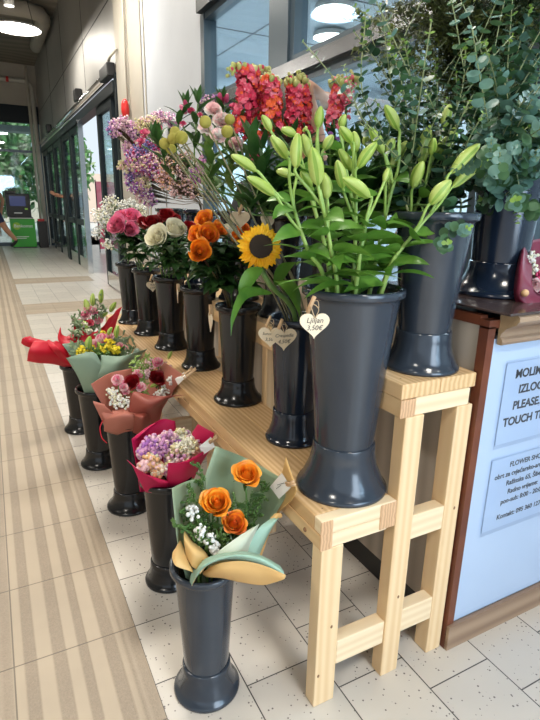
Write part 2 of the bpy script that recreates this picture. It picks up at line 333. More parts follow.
# ceiling duct and pipes
d = MB().use('beige2'); d.tube([(-7.4, 14.2, 5.52), (1.25, 14.2, 5.52), (1.55, 14.35, 5.52), (1.66, 14.7, 5.52), (1.68, 17.2, 5.52)], .155, 14)
tag(d.build('air_duct'), 'thick beige round duct running under the dark ceiling', 'duct')
d = MB().use('white_pipe'); d.tube([(-7, YF - .12, 5.2), (1.55, YF - .12, 5.2), (1.68, YF - .12, 5.13), (1.74, YF - .12, 5.0), (1.74, YF - .12, .1)], .07, 10)
t = d.build('water_pipe'); tag(t, 'pale pipe crossing the far beam and bending down in the corner', 'pipe')
MB().use('red').tube([(1.0, YF - .12, 5.2), (1.08, YF - .12, 5.2)], .082, 10).build('clamp', t, label='red pipe clamp')
d = MB().use('white_pipe'); d.tube([(1.60, YF - .3, 5.6), (1.60, YF - .3, .05)], .045, 8)
tag(d.build('water_pipe'), 'thin straight vertical pipe left of the corner bend', 'pipe')
# lamps
LP = [(.86, 11.8), (.86, 7.4), (.86, 3.0), (.86, -1.4), (-3.2, 11.8), (-3.2, 7.4), (-3.2, 3.0), (-3.2, -1.4)]
LL = ['round white pendant lamp glowing at top left near the doors'] + [None] * 7
for i, (x, y) in enumerate(LP):
    t = thing('ceiling_lamp', LL[i] or 'round white pendant lamp out of the picture above the hall', 'ceiling lamp', (x, y, 4.5), 'round pendant lamps of the hall')
    MB().use('lampw').lathe((x, y, 4.5), [(.0, .035), (.39, .035), (.42, .025), (.42, 0), (.41, 0)], 36).build('lamp_housing', t)
    MB().use('lampg').lathe((x, y, 4.5), [(.41, .005), (.2, .002), (.0, .0)], 36).build('diffuser', t)
    cm = MB().use('black'); [cm.tube([(x + dx, y, 4.56), (x + dx * .3, y, ZC)], .006, 4) for dx in (-.3, .3)]; cm.build('cord', t)
    ld = bpy.data.lights.new('lamp_light', 'AREA'); ld.shape = 'DISK'; ld.size = .8 * S; ld.energy = 44; ld.color = (1, .93, .82)
    lo = bpy.data.objects.new('lamp_light', ld); C.objects.link(lo); lo.location = V((x, y, 4.47)) * S
p = at(9, 6, 9.5)
t = thing('spotlight', 'small bright ceiling spotlight above the round pendant lamp', 'spotlight', p)
MB().use('lampw').lathe(p, [(.07, 0), (.07, .2), (0, .2)], 16).build('housing', t); MB().use('lampg').lathe(p, [(.065, .01), (0, .01)], 16).build('bulb', t)
MB().use('black').tube([p + V((0, 0, .2)), (p.x, p.y, ZC)], .01, 5).build('rod', t)
# window band towards the neighbouring shop
YA, YB = -2.5, 5.03
def win(n, y0, y1, z0, z1):
    w = thing('window_%d' % n, None, None, (XW, (y0 + y1) / 2, z0), kind='structure')
    bx('winframe', ((XW, y0, z0), (XW + .1, y0 + .05, z1)), ((XW, y1 - .05, z0), (XW + .1, y1, z1)), ((XW, y0 + .05, z0), (XW + .1, y1 - .05, z0 + .05)), ((XW, y0 + .05, z1 - .05), (XW + .1, y1 - .05, z1))).build('window_frame', w, False)
    bx('glass', ((XW + .05, y0 + .04, z0 + .04), (XW + .058, y1 - .04, z1 - .04))).build('pane', w, False)
k = 2
for (y0, y1) in ((3.67, 5.03), (1.7, 3.41), (-.3, 1.45), (-2.5, -.55)):
    win(k, y0, y1, 2.40, 3.12); win(k + 1, y0, y1, 1.0, 2.32); k += 2
struct('trim_4', bx('winframe', ((XW - .02, 3.41, 1.0), (XW + .12, 3.67, 3.12)), ((XW - .02, 1.45, 1.0), (XW + .12, 1.7, 3.12)), ((XW - .02, -.55, 1.0), (XW + .12, -.3, 3.12)), ((XW - .01, 4.97, 1.0), (XW + .11, 5.06, 3.12))))
struct('trim_5', bx('winlight', ((XW - .05, YA, 2.32), (XW + .12, YB, 2.40))))
struct('trim_6', bx('darkframe', ((XW - .06, YA, 3.12), (XW + .12, YB, 3.22))))
struct('wall_sill', bx('white_wall', ((XW, -4, 0), (XW + .12, 5.06, .96))))
struct('trim_7', bx('winlight', ((XW - .06, YA, .96), (XW + .13, YB, 1.0))))
# neighbouring shop interior
struct('wall_neighbour', bx('room', ((6.5, -4, 0), (6.6, 8.3, 3.5)), ((XW + .12, 8.25, 0), (6.6, 8.33, 3.5)), ((3.5, 8.2, 0), (6.5, 8.25, 2.2))))
struct('floor_neighbour', bx('floor', ((XW + .15, -4, -.05), (6.6, 8.3, 0))))
mb = bx('room', ((XW + .12, -4, 3.5), (6.6, 8.3, 3.55))); mb.use('winlight')
for y in (-1, .5, 2, 3.5, 5, 6.5): mb.box((XW + .12, y, 3.492), (6.5, y + .015, 3.5))
for x in (3.1, 4.3, 5.5): mb.box((x, -4, 3.491), (x + .015, 8.2, 3.5))
struct('ceiling_neighbour', mb)
nl = ['round glowing disc behind the top window pane, upper of two', 'round glowing disc behind the top window pane, lower of two']
for i, (px, py) in enumerate([(334, 11), (330, 38)]):  # two glowing discs hung just under the shop ceiling
    q = atz(px, py, 3.42)
    t = thing('ceiling_lamp', nl[i], 'ceiling lamp', q)
    MB().use('lampw').lathe(q, [(.0, .05), (.2, .05), (.21, 0), (.2, 0)], 32).build('lamp_housing', t)
    MB().use('lampg').lathe(q, [(.2, .004), (0, .004)], 32).build('diffuser', t)
for (x, y) in ((4.2, .5), (4.2, 3.0), (3.4, 5.2), (4.2, 7)):
    ld = bpy.data.lights.new('shop_fill', 'AREA'); ld.shape = 'DISK'; ld.size = .5 * S; ld.energy = 45; ld.color = (.86, .94, 1)  # added lights without fixtures, brightening the neighbouring shop
    lo = bpy.data.objects.new('shop_fill', ld); C.objects.link(lo); lo.location = V((x, y, 3.40)) * S
# ------------------------------------------------------------------ doors: row of tall glass leaves in plane x=1.9
def leaf_door(n, y0, y1, x=XW, rail=.28, silver=None):
    w = thing('door_%d' % n, None, None, (x, (y0 + y1) / 2, 0), kind='structure')
    a, b = min(y0, y1), max(y0, y1)
    bx('darkframe', ((x - .03, a, .02), (x + .05, a + .13, 3.05)), ((x - .03, b - .13, .02), (x + .05, b, 3.05)), ((x - .03, a + .13, 2.93), (x + .05, b - .13, 3.05))).build('door_frame', w, False)
    bx('chrome', ((x - .035, a + .13, .03), (x + .055, b - .13, rail))).build('kick_plate', w, False)
    bx('darkframe', ((x - .05, a + .13, 1.0), (x + .06, b - .13, 1.12))).build('push_bar', w, False)
    bx('doorglass', ((x + .005, a + .1, rail), (x + .015, b - .1, 2.95))).build('pane', w, False)
    return w
leaf_door(1, 8.95, 10.2); leaf_door(2, 12.2, 13.6); leaf_door(3, 13.7, 15.1); leaf_door(4, 15.7, 17.0); leaf_door(5, 17.2, 18.6); leaf_door(6, 18.8, 20.2)
struct('trim_8', bx('darkframe', ((XW - .04, 8.5, 0), (XW + .1, 8.62, 3.3)), ((XW - .06, 8.62, 3.06), (XW + .12, YF - .1, 3.22)), ((XW - .05, 15.15, 0), (XW + .1, 15.6, 3.1))))
mb = MB().use('chrome').tube([(XW - .06, 9.2, 3.33), (XW - .06, YF - .1, 3.33)], .06, 10); struct('trim_9', mb, True)
struct('trim_10', bx('chrome', ((XW - .08, 12.02, 0), (XW + .02, 12.18, 3.1))))
bd = bx('black', ((XW - .13, 8.6, 3.27), (XW - .01, 9.2, 3.45))); tag(bevel(bd.build('door_motor_housing', None, False), .01), 'black motor box at the near end of the door rail', 'motor box')
for i, y in enumerate((11.6, 17.2)):
    t = bx('black', ((XW - .14, y, 3.38), (XW - .0, y + .3, 3.6))).build('motion_sensor', None, False)
    tag(bevel(t, .02), ['black motion sensor above the nearer doors', 'black motion sensor above the far doors'][i], 'sensor')
# red sounder on the pillar
p = atx(126, 109, XW - .08)
t = MB().use('red').blob((XW - .09, p.y, p.z), .055, 14, 8, el=2.3).build('alarm_sounder'); tag(t, 'red oval alarm sounder high on the beige pillar', 'alarm')
cb = MB().use('white_pipe').tube([(XW - .05, p.y, p.z + .1), (XW - .05, p.y, ZC)], .012, 6).build('cable', t)
MB().use('white_pipe').tube([(XW - .05, 8.3, 3.55), (XW - .09, 8.55, 3.5), (XW - .08, 8.8, 3.43)], .02, 6).build('conduit', t)
# outside: vestibule edge, banner, trees, ground
tag(bx('ground', ((-30, YF + .3, -.12), (30, 60, -.06)), ((XW + .2, 8.4, -.12), (30, YF + .3, -.06))).build('ground', None, False), 'pale paving', 'ground')['kind'] = 'structure'
struct('wall_exterior', bx('sand', ((-26, 44, 0), (30, 44.5, 3.6)), ((22, 8, 0), (22.5, 44, 3.2))))
t = thing('banner', 'tall pink and red banner standing outside the open door', 'banner', (3.6, 17.2, 0))
bx('banner', ((3.0, 17.2, .1), (4.4, 17.22, 2.1))).build('cloth', t, False); [bx('darkframe', ((x_, 17.18, -.06), (x_ + .02, 17.24, 2.15))).build('post', t, False) for x_ in (2.98, 4.4)]
def tree(x, y, h, r, seed, label, n=1500):
    rn = R(seed); t = thing('tree', label, 'tree', (x, y, 0), 'trees outside the glass')
    MB().use('bark').tube([(x, y, -.06), (x + .1, y, h * .4), (x - .1, y, h * .8)], [.16, .12, .05], 8).build('trunk', t)
    mb = MB()
    for i in range(n):
        mb.use('tree' if rn.random() < .6 else 'tree2')
        d = V((rn.gauss(0, 1), rn.gauss(0, 1), rn.gauss(0, 1))).normalized() * (rn.random() ** .4)
        c = V((x, y, h * .58)) + V((d.x * r, d.y * r, d.z * h * .46)); a = V((rn.gauss(0, 1), rn.gauss(0, 1), rn.gauss(0, 1))).normalized(); b = a.orthogonal().normalized()
        q = .13 + .12 * rn.random(); mb.add([c - a * q, c + b * q * .6, c + a * q, c - b * q * .6], [(0, 1, 2, 3)])
    mb.build('crown', t)
tree(.3, 27, 5.6, 1.9, 1, 'leafy green tree outside directly behind the green kiosk', 3600); tree(-3.4, 27, 6.2, 2.2, 2, 'leafy tree outside left of the kiosk'); tree(3.0, 28, 5.4, 1.9, 3, 'leafy tree outside behind the corner pipes')
tree(-7, 30, 7, 2.5, 4, 'broad tree outside at the far left', 1800); tree(7.2, 24, 5, 2.0, 5, 'green tree outside seen through the far door leaves', 2000); tree(8.5, 17, 4.6, 2.0, 6, 'green tree outside seen through the open door', 2000); tree(12, 33, 6.5, 2.6, 7, 'distant green tree beyond the banner', 1600)
# kiosk + bin
kx0, kx1, ky = .62, 1.36, 19.5
t = thing('kiosk', 'green and black self-service kiosk standing by the far glass wall', 'kiosk', (1, ky, 0))
bevel(bx('green_panel', ((kx0, ky, .03), (kx1, ky + .45, .93))).build('cabinet', t, False), .01)
bx('black', ((kx0 + .02, ky + .03, 0), (kx1 - .02, ky + .42, .03))).build('plinth', t, False)
hd = bevel(bx('black', ((kx0 - .06, ky - .04, .99), (kx1 - .08, ky + .4, 1.72)), ((kx0 - .06, ky - .04, 1.72), (kx0 + .25, ky + .4, 1.8)), ((kx0, ky, .93), (kx1 - .04, ky + .4, .99))).build('head', t, False), .01)
bx('screen', ((kx0 + .05, ky - .05, 1.33), (kx1 - .22, ky - .041, 1.64))).build('screen', hd, False)
bx('whitep', ((kx0 + .15, ky - .05, 1.10), (kx1 - .35, ky - .041, 1.13)), ((kx0, ky - .01, .94), (kx1 - .06, ky - .0, .965))).build('card_slot', hd, False, label='white slot')
bx('lime', ((kx1 - .26, ky - .05, 1.22), (kx1 - .17, ky - .041, 1.27))).build('button', hd, False)
cc = MB().use('lime'); cc.lathe((kx0 + .18, ky - .003, .70), [(.12, 0), (0, 0)], 20, axis=(0, -1, 0)); cc.build('circle_decal', t)
text_mesh('Bankomat', .14, (kx0 + .1, ky - .006, .66), (1, 0, 0), (0, 0, 1), t, 'whitep')
bx('whitep', ((kx0 + .14, ky - .005, .35), (kx1 - .22, ky - .001, .37)), ((kx0 + .14, ky - .005, .30), (kx1 - .3, ky - .001, .32))).build('small_print', t, False)
t = thing('waste_bin', 'dark narrow bin beside the green kiosk', 'bin', (1.55, ky, 0))
bevel(bx('black', ((kx1 + .08, ky - .1, 0), (kx1 + .36, ky + .3, .86))).build('body', t, False), .01); bx('red', ((kx1 + .1, ky + .0, .86), (kx1 + .3, ky + .2, .93))).build('lid_slot', t, False)
# ------------------------------------------------------------------ people
def person(name, label, J, regions, hairdir=(0, 0, 1), group=None, head_r=.115):
    "J: joints dict; skinned single surface; regions: list of (material, joints)"
    me = bpy.data.meshes.new(name); vs = []; rad = []; ed = []; idx = {}
    def add(k, p, r, par=None):
        idx[k] = len(vs); vs.append(V(p)); rad.append(r)
        if par is not None: ed.append((idx[par], idx[k]))
    add('pelvis', J['pelvis'], .15); add('waist', J['waist'], .12, 'pelvis'); add('chest', J['chest'], .155, 'waist'); add('neckb', J['neckb'], .07, 'chest'); add('head0', J['neckb'] + V((0, 0, .09)), .055, 'neckb')
    for s in 'lr':
        add('sh' + s, J['sh' + s], .062, 'chest'); add('el' + s, J['el' + s], .045, 'sh' + s); add('wr' + s, J['wr' + s], .03, 'el' + s)
        d = (J['wr' + s] - J['el' + s]).normalized(); a = d.orthogonal().normalized(); b = d.cross(a)
        add('pa' + s, J['wr' + s] + d * .07, .034, 'wr' + s)
        for q in range(4):
            o_ = a * (-.033 + .022 * q); L_ = (.075, .088, .082, .062)[q]
            add('f%s%d' % (s, q), J['wr' + s] + d * .12 + o_, .012, 'pa' + s); add('g%s%d' % (s, q), J['wr' + s] + d * (.12 + L_) + o_ + b * .02, .009, 'f%s%d' % (s, q))
        add('th' + s, J['wr' + s] + d * .05 + a * .055 + b * .01, .013, 'wr' + s); add('tt' + s, J['wr' + s] + d * .10 + a * .075 + b * .02, .010, 'th' + s)
        add('hi' + s, J['hi' + s], .10, 'pelvis'); add('kn' + s, J['kn' + s], .068, 'hi' + s); add('ca' + s, J['kn' + s].lerp(J['an' + s], .35) , .062, 'kn' + s); add('an' + s, J['an' + s], .042, 'ca' + s); add('to' + s, J['to' + s], .04, 'an' + s)
    me.from_pydata([p * S * 1.35 * J.get('k', 1) for p in vs], ed, []); me.update()
    o = bpy.data.objects.new(name, me); C.objects.link(o)
    sk = o.modifiers.new('s', 'SKIN'); sk.use_smooth_shade = True
    for i, r in enumerate(rad): me.skin_vertices[0].data[i].radius = (r * S * 1.35,) * 2
    me.skin_vertices[0].data[0].use_root = True
    sb = o.modifiers.new('b', 'SUBSURF'); sb.levels = 2; sb.render_levels = 2
    dg = bpy.context.evaluated_depsgraph_get(); m2 = bpy.data.meshes.new_from_object(o.evaluated_get(dg)); o.modifiers.clear(); o.data = m2
    m2.materials.clear(); mats = ['skin'] + [r[0] for r in regions]
    for k in mats: m2.materials.append(M[k])
    P = {k: vs[i] * S * 1.35 for k, i in idx.items()}
    par = {idx_: None for idx_ in idx}
    segs = [([k for k, i in idx.items() if i == a][0], [k for k, i in idx.items() if i == b][0]) for a, b in ed]
    for f in m2.polygons:
        c = f.center; best = None
        for a, b in segs:
            A, B = P[a], P[b]; t = max(0, min(1, (c - A).dot(B - A) / max((B - A).length_squared, 1e-9))); dd = (c - A.lerp(B, t)).length
            if best is None or dd < best[0]: best = (dd, a, b, t)
        f.material_index = 0; f.use_smooth = True
        for ri, (mn, test) in enumerate(regions):
            if test(best[1], best[2], best[3], c): f.material_index = ri + 1
    o.location = J['at'] * S; o['_o'] = tuple(o.location); o['label'] = label; o['category'] = 'person'
    # head with face, hair as child
    k = 1.35; hc = (J['neckb'] + V((0, 0, .2))) * k + J['at']; fd = V(J['face']).normalized(); sd = fd.cross(V((0, 0, 1)))
    mb = MB().use('skin'); mb.blob(hc, head_r * k * .84, 16, 12, el=1.28); mb.blob(hc + fd * head_r * k * .84 - V((0, 0, .01)), .018 * k, 6, 4, el=1.6)
    for s_ in (-1, 1): mb.blob(hc + sd * s_ * head_r * k * .84, .02 * k, 6, 4, el=1.5)
    mb.use('black')
    for s_ in (-1, 1): mb.blob(hc + fd * head_r * k * .80 + sd * s_ * .035 * k + V((0, 0, .02)), .011 * k, 6, 4)
    mb.use('darkred'); mb.blob(hc + fd * head_r * k * .76 - V((0, 0, .065)), .02 * k, 6, 4, el=.4)
    mb.build('head', o)
    MB().use('hair').blob(hc - fd * .022 * k + V((0, 0, .022 * k)), head_r * k * .9, 16, 12, el=1.2).build('hair', o)
    return o
def stand_joints(at_, face, stride=0, arms=None):
    f = V(face).normalized(); s = f.cross(V((0, 0, 1)))
    J = dict(at=V(at_), face=f, pelvis=V((0, 0, .95)), waist=V((0, 0, 1.10)), chest=V((0, 0, 1.30)), neckb=V((0, 0, 1.47)))
    for k, q in (('l', -1), ('r', 1)):
        st = stride * q
        J['sh' + k] = V((0, 0, 1.40)) + s * q * .19; J['el' + k] = V((0, 0, 1.12)) + s * q * .25 - f * .05 - f * st * .3; J['wr' + k] = V((0, 0, .90)) + s * q * .24 + f * .08 - f * st * .5
        J['hi' + k] = V((0, 0, .88)) + s * q * .1; J['kn' + k] = V((0, 0, .48)) + s * q * .1 + f * (st * .55 + .03); J['an' + k] = V((0, 0, .09 + max(0, -st) * .35)) + s * q * .1 + f * st; J['to' + k] = J['an' + k] + f * .14 - V((0, 0, .055 + max(0, -st) * .2))
    if arms: J.update(arms)
    return J
def leg(a, b): return a[:2] in ('kn', 'ca', 'hi') and b[:2] in ('kn', 'ca', 'an')
J = stand_joints((.22, 18.6, 0), (-1, .1, 0), .38)
J['ell'] = V((.1, -.24, 1.14)); J['wrl'] = V((-.16, -.2, 1.08))
person('person', 'person in grey t-shirt, dark shorts and black shoes walking out at left edge', J,
       [('tshirt', lambda a, b, t, c: b in ('waist', 'chest', 'neckb', 'shl', 'shr') or (b in ('ell', 'elr') and t < .5)),
        ('navy', lambda a, b, t, c: b in ('hil', 'hir') or (b in ('knl', 'knr') and t < .62) or (b == 'waist' and t < .25) or (b == 'pelvis')),
        ('shoe', lambda a, b, t, c: b in ('tol', 'tor') or (b in ('anl', 'anr') and t > .92))])
J = stand_joints((2.25, 15.9, 0), (-1, .3, 0), .05)
J['ell'] = V((-.1, -.24, 1.15)); J['wrl'] = V((-.34, -.2, 1.22))
person('person', 'person in white clothes standing between the far door leaves, hand forward', J,
       [('whitecloth', lambda a, b, t, c: b in ('waist', 'chest', 'neckb', 'shl', 'shr', 'hil', 'hir', 'knl', 'knr', 'cal', 'car', 'anl', 'anr', 'ell', 'elr')),
        ('shoe', lambda a, b, t, c: b in ('tol', 'tor') or (b in ('anl', 'anr') and t > .9))])
# ------------------------------------------------------------------ wooden step stand
Y0, Y1 = 1.04, 4.12
ZL, ZU = .665, 1.03
t = thing('step_stand', 'two-tier pine step stand carrying the rows of dark flower buckets', 'display stand', (.99, Y0, 0))
def slab(name, m, a, b, **k): return bevel(bx(m, (a, b)).build(name, t, False, **k), .0025)
# lower tier: three slats + aprons + end rail
w = .265 / 2
for i in range(2): slab('lower_slat', 'pine', (.72 + i * w + .0008, Y0 + .04, ZL - .045), (.72 + (i + 1) * w - .0008, Y1, ZL))
slab('front_apron', 'pine', (.718, Y0 + .002, ZL - .092), (.755, Y1 - .002, ZL - .0455))
slab('end_rail', 'pinex', (.7565, Y0, ZL - .092), (.955, Y0 + .045, ZL - .0455)); slab('end_cap', 'pinex', (.7205, Y0, ZL - .045), (.985, Y0 + .039, ZL), label='pale end-grain board')
slab('corner_block', 'endgrain', (.717, Y0 - .003, ZL - .093), (.757, Y0 + .001, ZL + .0)); slab('corner_block', 'endgrain', (.925, Y0 - .003, ZL - .085), (.985, Y0 + .001, ZL - .002))
for i in range(2):
    slab('upper_slat', 'pine', (.965 + i * .145 + .0008, Y0 + .0, ZU - .045), (.965 + (i + 1) * .145 - .0008, Y1, ZU))
slab('upper_rail', 'pinex', (1.02, Y0, ZU - .1), (1.235, Y0 + .045, ZU - .0455)); slab('upper_apron', 'pine', (.967, Y0 + .002, ZU - .1), (1.005, Y1, ZU - .0455))
slab('corner_block', 'endgrain', (.964, Y0 - .003, ZU - .1), (1.018, Y0 + .001, ZU - .0455))
for yy in (Y0, 1.9, 2.9, Y1 - .05):
    slab('leg', 'pinev', (.725, yy, 0), (.80, yy + .05, ZL - .093)); 
    q = slab('post', 'pinev', (.985, yy + (-.004 if yy == Y0 else 0), 0), (1.055, yy + .045, ZU - .1)); 
    slab('leg', 'pinev', (1.19, yy, 0), (1.255, yy + .06, ZU - .101))
    slab('cross_rail', 'pinex', (.80, yy + .001, .135), (.985, yy + .046, .222)); slab('cross_rail', 'pinex', (1.055, yy + .001, .15), (1.19, yy + .046, .238)); slab('cross_rail', 'pinex', (1.055, yy + .001, .505), (1.19, yy + .046, .59))
sc = MB().use('knot')
for (x, z) in ((.775, .29), (.737, .12), (1.028, .305), (1.235, .57)):
    sc.blob((x, (Y0 if x < .9 or x > 1.1 else Y0 - .004) + .003, z), .0055, 8, 4, d=(0, 0, 1), el=1.4)
for (y, z) in ((1.12, ZL - .07), (1.62, ZL - .06), (2.3, ZL - .07)): sc.blob((.7178, y, z), .007, 8, 4, el=1)
for (x, y) in ((.76, 1.10), (.88, 1.10), (1.0, 1.09), (1.17, 1.09)): sc.blob((x, y, (ZL if x < .95 else ZU) - .001), .0045, 8, 4, el=.3)
sc.build('knot', t, kind='stuff')
# ------------------------------------------------------------------ counter
CX0, CX1, CY0, CY1, CZ = 1.262, 1.895, 1.03, 1.62, 1.222
t = thing('counter', 'shop counter with pale blue front, oak trim and dark top', 'counter', (CX0, CY0, 0))
bx('counterfront', ((CX0 + .03, CY0 + .003, .1), (CX1, CY0 + .03, 1.13))).build('front_panel', t, False)
bx('panel', ((CX0 + .004, CY0 + .03, .115), (CX0 + .026, 4.2, 1.17))).build('side_panel', t, False, label='grey wood laminate side panel')
bx('black', ((CX0 + .02, CY0 + .03, 0), (CX0 + .05, 4.2, .115))).build('plinth', t, False)
bx('redbrown', ((CX0, CY0 - .004, 0), (CX0 + .03, CY0 + .03, 1.17))).build('corner_trim', t, False, label='red-brown corner edge')
bx('redbrown', ((CX0 + .0, CY0 + .03, 1.17), (CX0 + .03, 1.75, 1.20)), ((CX0 - .0, CY0 - .004, 1.165), (CX0 + .09, CY0 + .03, 1.19))).build('top_edge', t, False)
bevel(bx('oak', ((CX0 + .0, CY0 - .016, 0), (CX1, CY0 + .002, .1))).build('baseboard', t, False), .002)
# moulding: profile in (y,z) extruded along x
prof = [(-.002, 1.115), (-.018, 1.115), (-.022, 1.124), (-.018, 1.132), (-.010, 1.138), (-.014, 1.150), (-.028, 1.166), (-.048, 1.178), (-.060, 1.184), (-.068, 1.194), (-.068, 1.206), (-.058, 1.214), (-.002, 1.214)]
mb = MB().use('oak'); n = len(prof); xa, xb = CX0 + .045, CX1
mb.add([(xa, CY0 + y, z) for y, z in prof] + [(xb, CY0 + y, z) for y, z in prof], [(i, (i + 1) % n, n + (i + 1) % n, n + i) for i in range(n)])
mb.use('mdf').add([(xa - .0005, CY0 + y, z) for y, z in prof], [tuple(range(n))]); mb.build('moulding', t, False)
bevel(bx('darktop', ((CX0 + .0, CY0 - .07, 1.2145), (CX1, CY1, CZ))).build('countertop', t, False), .002)
bx('panel', ((CX0 + .03, CY1 - .02, .0), (CX1, CY1, 1.21))).build('back_panel', t, False)
# ------------------------------------------------------------------ notices
def notice(label, x0, x1, z0, z1, lines, skew):
    t = thing('notice', label, 'notice', (x0, CY0, z0)); y = CY0 - .001
    mb = MB().use('paper'); d = skew
    mb.add([(x0 + d, y, z0), (x1 + d, y, z0), (x1, y, z1), (x0, y, z1), (x0 + d, y + .002, z0), (x1 + d, y + .002, z0), (x1, y + .002, z1), (x0, y + .002, z1)], [(0, 1, 2, 3), (7, 6, 5, 4), (0, 4, 5, 1), (1, 5, 6, 2), (2, 6, 7, 3), (3, 7, 4, 0)])
    mb.build('sheet', t, False)
    g = .012
    sl = MB().use('sleeve').grid(lambda u, v: V((x0 - g + (x1 - x0 + 2 * g) * u + d * (1 - v), y - .0035 - .0012 * math.sin(u * 9 + v * 5) * math.sin(v * 7), z0 - g + (z1 - z0 + 2 * g) * v)), 24, 20)
    sl.build('plastic_sleeve', t)
    for (s, x, z, sz, al) in lines: text_mesh(s, sz, (x, y - .0004, z), (1, 0, 0), (0, 0, 1), t, 'ink', al)
notice('upper paper notice with large capital lines on the blue counter front', 1.372, 1.80, .768, 1.045,
       [('MOLIMO', 1.418, .992, .040, 'LEFT'), ('IZLOGE', 1.444, .938, .040, 'LEFT'), ('PLEASE,', 1.428, .884, .040, 'LEFT'), ('TOUCH THE', 1.393, .830, .040, 'LEFT')], .0)
notice('lower paper notice with small printed lines on the blue counter front', 1.372, 1.80, .440, .712,
       [('FLOWER SHOP', 1.462, .672, .026, 'LEFT'), ('obrt za cvjećarsko-aranžerske', 1.395, .637, .026, 'LEFT'), ('Ražinska 65, Šibenik', 1.458, .602, .026, 'LEFT'), ('Radno vrijeme:', 1.472, .567, .026, 'LEFT'), ('pon-sub: 8:00 - 20:00', 1.445, .532, .026, 'LEFT'), ('Kontakt: 095 360 1279', 1.437, .474, .026, 'LEFT')], .0)
# ------------------------------------------------------------------ buckets
def bucket(label, c, z, H_, rt, rn_, rb, hb, m='bucket', group=None):
    x, y = c; t = thing('flower_bucket', label, 'bucket', (x, y, z), group)
    n = 56
    sm = lambda r, zz: (r, zz)
    MB().use(m).lathe((x, y, z), [(0, hb * .55), (rn_ - .006, hb * .55), (rt - .016, H_ - .03), (rt - .01, H_ - .004), (rt - .006, H_), (rt + .001, H_), (rt + .004, H_ - .004), (rt + .004, H_ - .019), (rt + .001, H_ - .022), (rt - .009, H_ - .024), (rt - .011, H_ - .036), (rn_ + (rt - .011 - rn_) * .5, hb + (H_ - hb) * .5), (rn_, hb + .004), (rn_ - .004, hb * .5)], n).build('body', t)
    MB().use(m).lathe((x, y, z), [(rb - .01, 0), (rb, .001), (rb + .001, .008), (rb - .003, .015), (rb - .010, .020), (rb - (rb - rn_) * .42, hb * .30), (rb - (rb - rn_) * .72, hb * .52), (rn_ + .006, hb * .78), (rn_ + .005, hb - .004), (rn_ + .003, hb), (rn_ - .003, hb)], n).build('base', t)
    return t
BK = {}
def bk(key, label, px, py, z, H_, rt, rn_, rb, hb, m='bucket', x=None, y=None):
    p = atz(px, py, z) if px else V((x, y, z)); bucket(label, (p.x, p.y), z, H_, rt, rn_, rb, hb, m); BK[key] = (p.x, p.y, z, H_, rt, rn_, hb)
# floor row
bk('f1', 'glossy grey bucket on the floor, nearest, under the orange rose bouquet', 207, 684, 0, .472, .101, .071, .105, .105)
bk('f2', 'dark bucket on the floor holding the magenta-wrapped bouquet', 170, 577, 0, .475, .099, .070, .100, .10, 'bucketd')
bk('f3', 'dark bucket on the floor holding the salmon-wrapped bouquet', 131, 504, 0, .485, .106, .076, .118, .10, 'bucketd')
bk('f4', 'dark bucket on the floor holding the sage green wrapped bouquet', 101, 462, 0, .48, .106, .074, .114, .10, 'bucketd')
bk('f5', 'farthest bucket of the floor row, holding the red-wrapped bouquets', 83, 428, 0, .465, .108, .078, .120, .10, 'bucketd')
# lower tier
bk('lily', 'large tapered grey bucket of lilies at the near end of the lower tier', 341, 484, ZL, .622, .141, .090, .140, .155)
bk('sun', 'slim dark bucket behind the lily bucket, holding sunflower and billy buttons', 293, 437, ZL, .465, .100, .073, .104, .12, 'bucketb')
bk('r3', 'dark bucket of orange roses left of the sunflower on the lower tier', 238, 399, ZL, .43, .094, .068, .108, .10, 'bucketd')
bk('r4', 'dark bucket on the lower tier, second left of the sunflower, below cream roses', 201, 366, ZL, .43, .096, .070, .104, .10, 'bucketd')
bk('r5', 'dark bucket on the lower tier under dark red roses with a tag hanging edge-on', 172, 347, ZL, .43, .096, .070, .104, .10, 'bucketd')
bk('r6', 'dark bucket on the lower tier below the pink roses, heart tag on its rim', 150, 333, ZL, .43, .096, .070, .104, .10, 'bucketd')
bk('r7', 'farthest dark bucket of the lower tier under the white gypsophila', 133, 322, ZL, .43, .096, .070, .104, .10, 'bucketd')
# upper tier
bk('euc', 'grey-blue bucket of eucalyptus at the near end of the upper tier', 420, 366, ZU, .462, .119, .078, .114, .12)
U = [('u2', 1.62, 'dark bucket on the upper tier directly behind the lily stems'), ('u3', 2.02, 'dark bucket on the upper tier behind the sunflower head, heart tag on its rim'), ('u4', 2.48, 'dark bucket on the upper tier above the orange roses'), ('u5', 3.02, 'navy bucket on the upper tier holding the dyed gypsophila'), ('u6', 3.6, 'farthest dark bucket on the upper tier')]
for k_, y_, l_ in U: bk(k_, l_, None, None, ZU, .44, .105, .072, .106, .11, 'bucketb' if k_ == 'u5' else 'bucketd', x=1.115, y=y_)
bk('cnt', 'tall navy bucket of eucalyptus standing on the dark counter top', None, None, CZ, .50, .122, .092, .145, .112, 'bucketb', x=1.54, y=1.25)
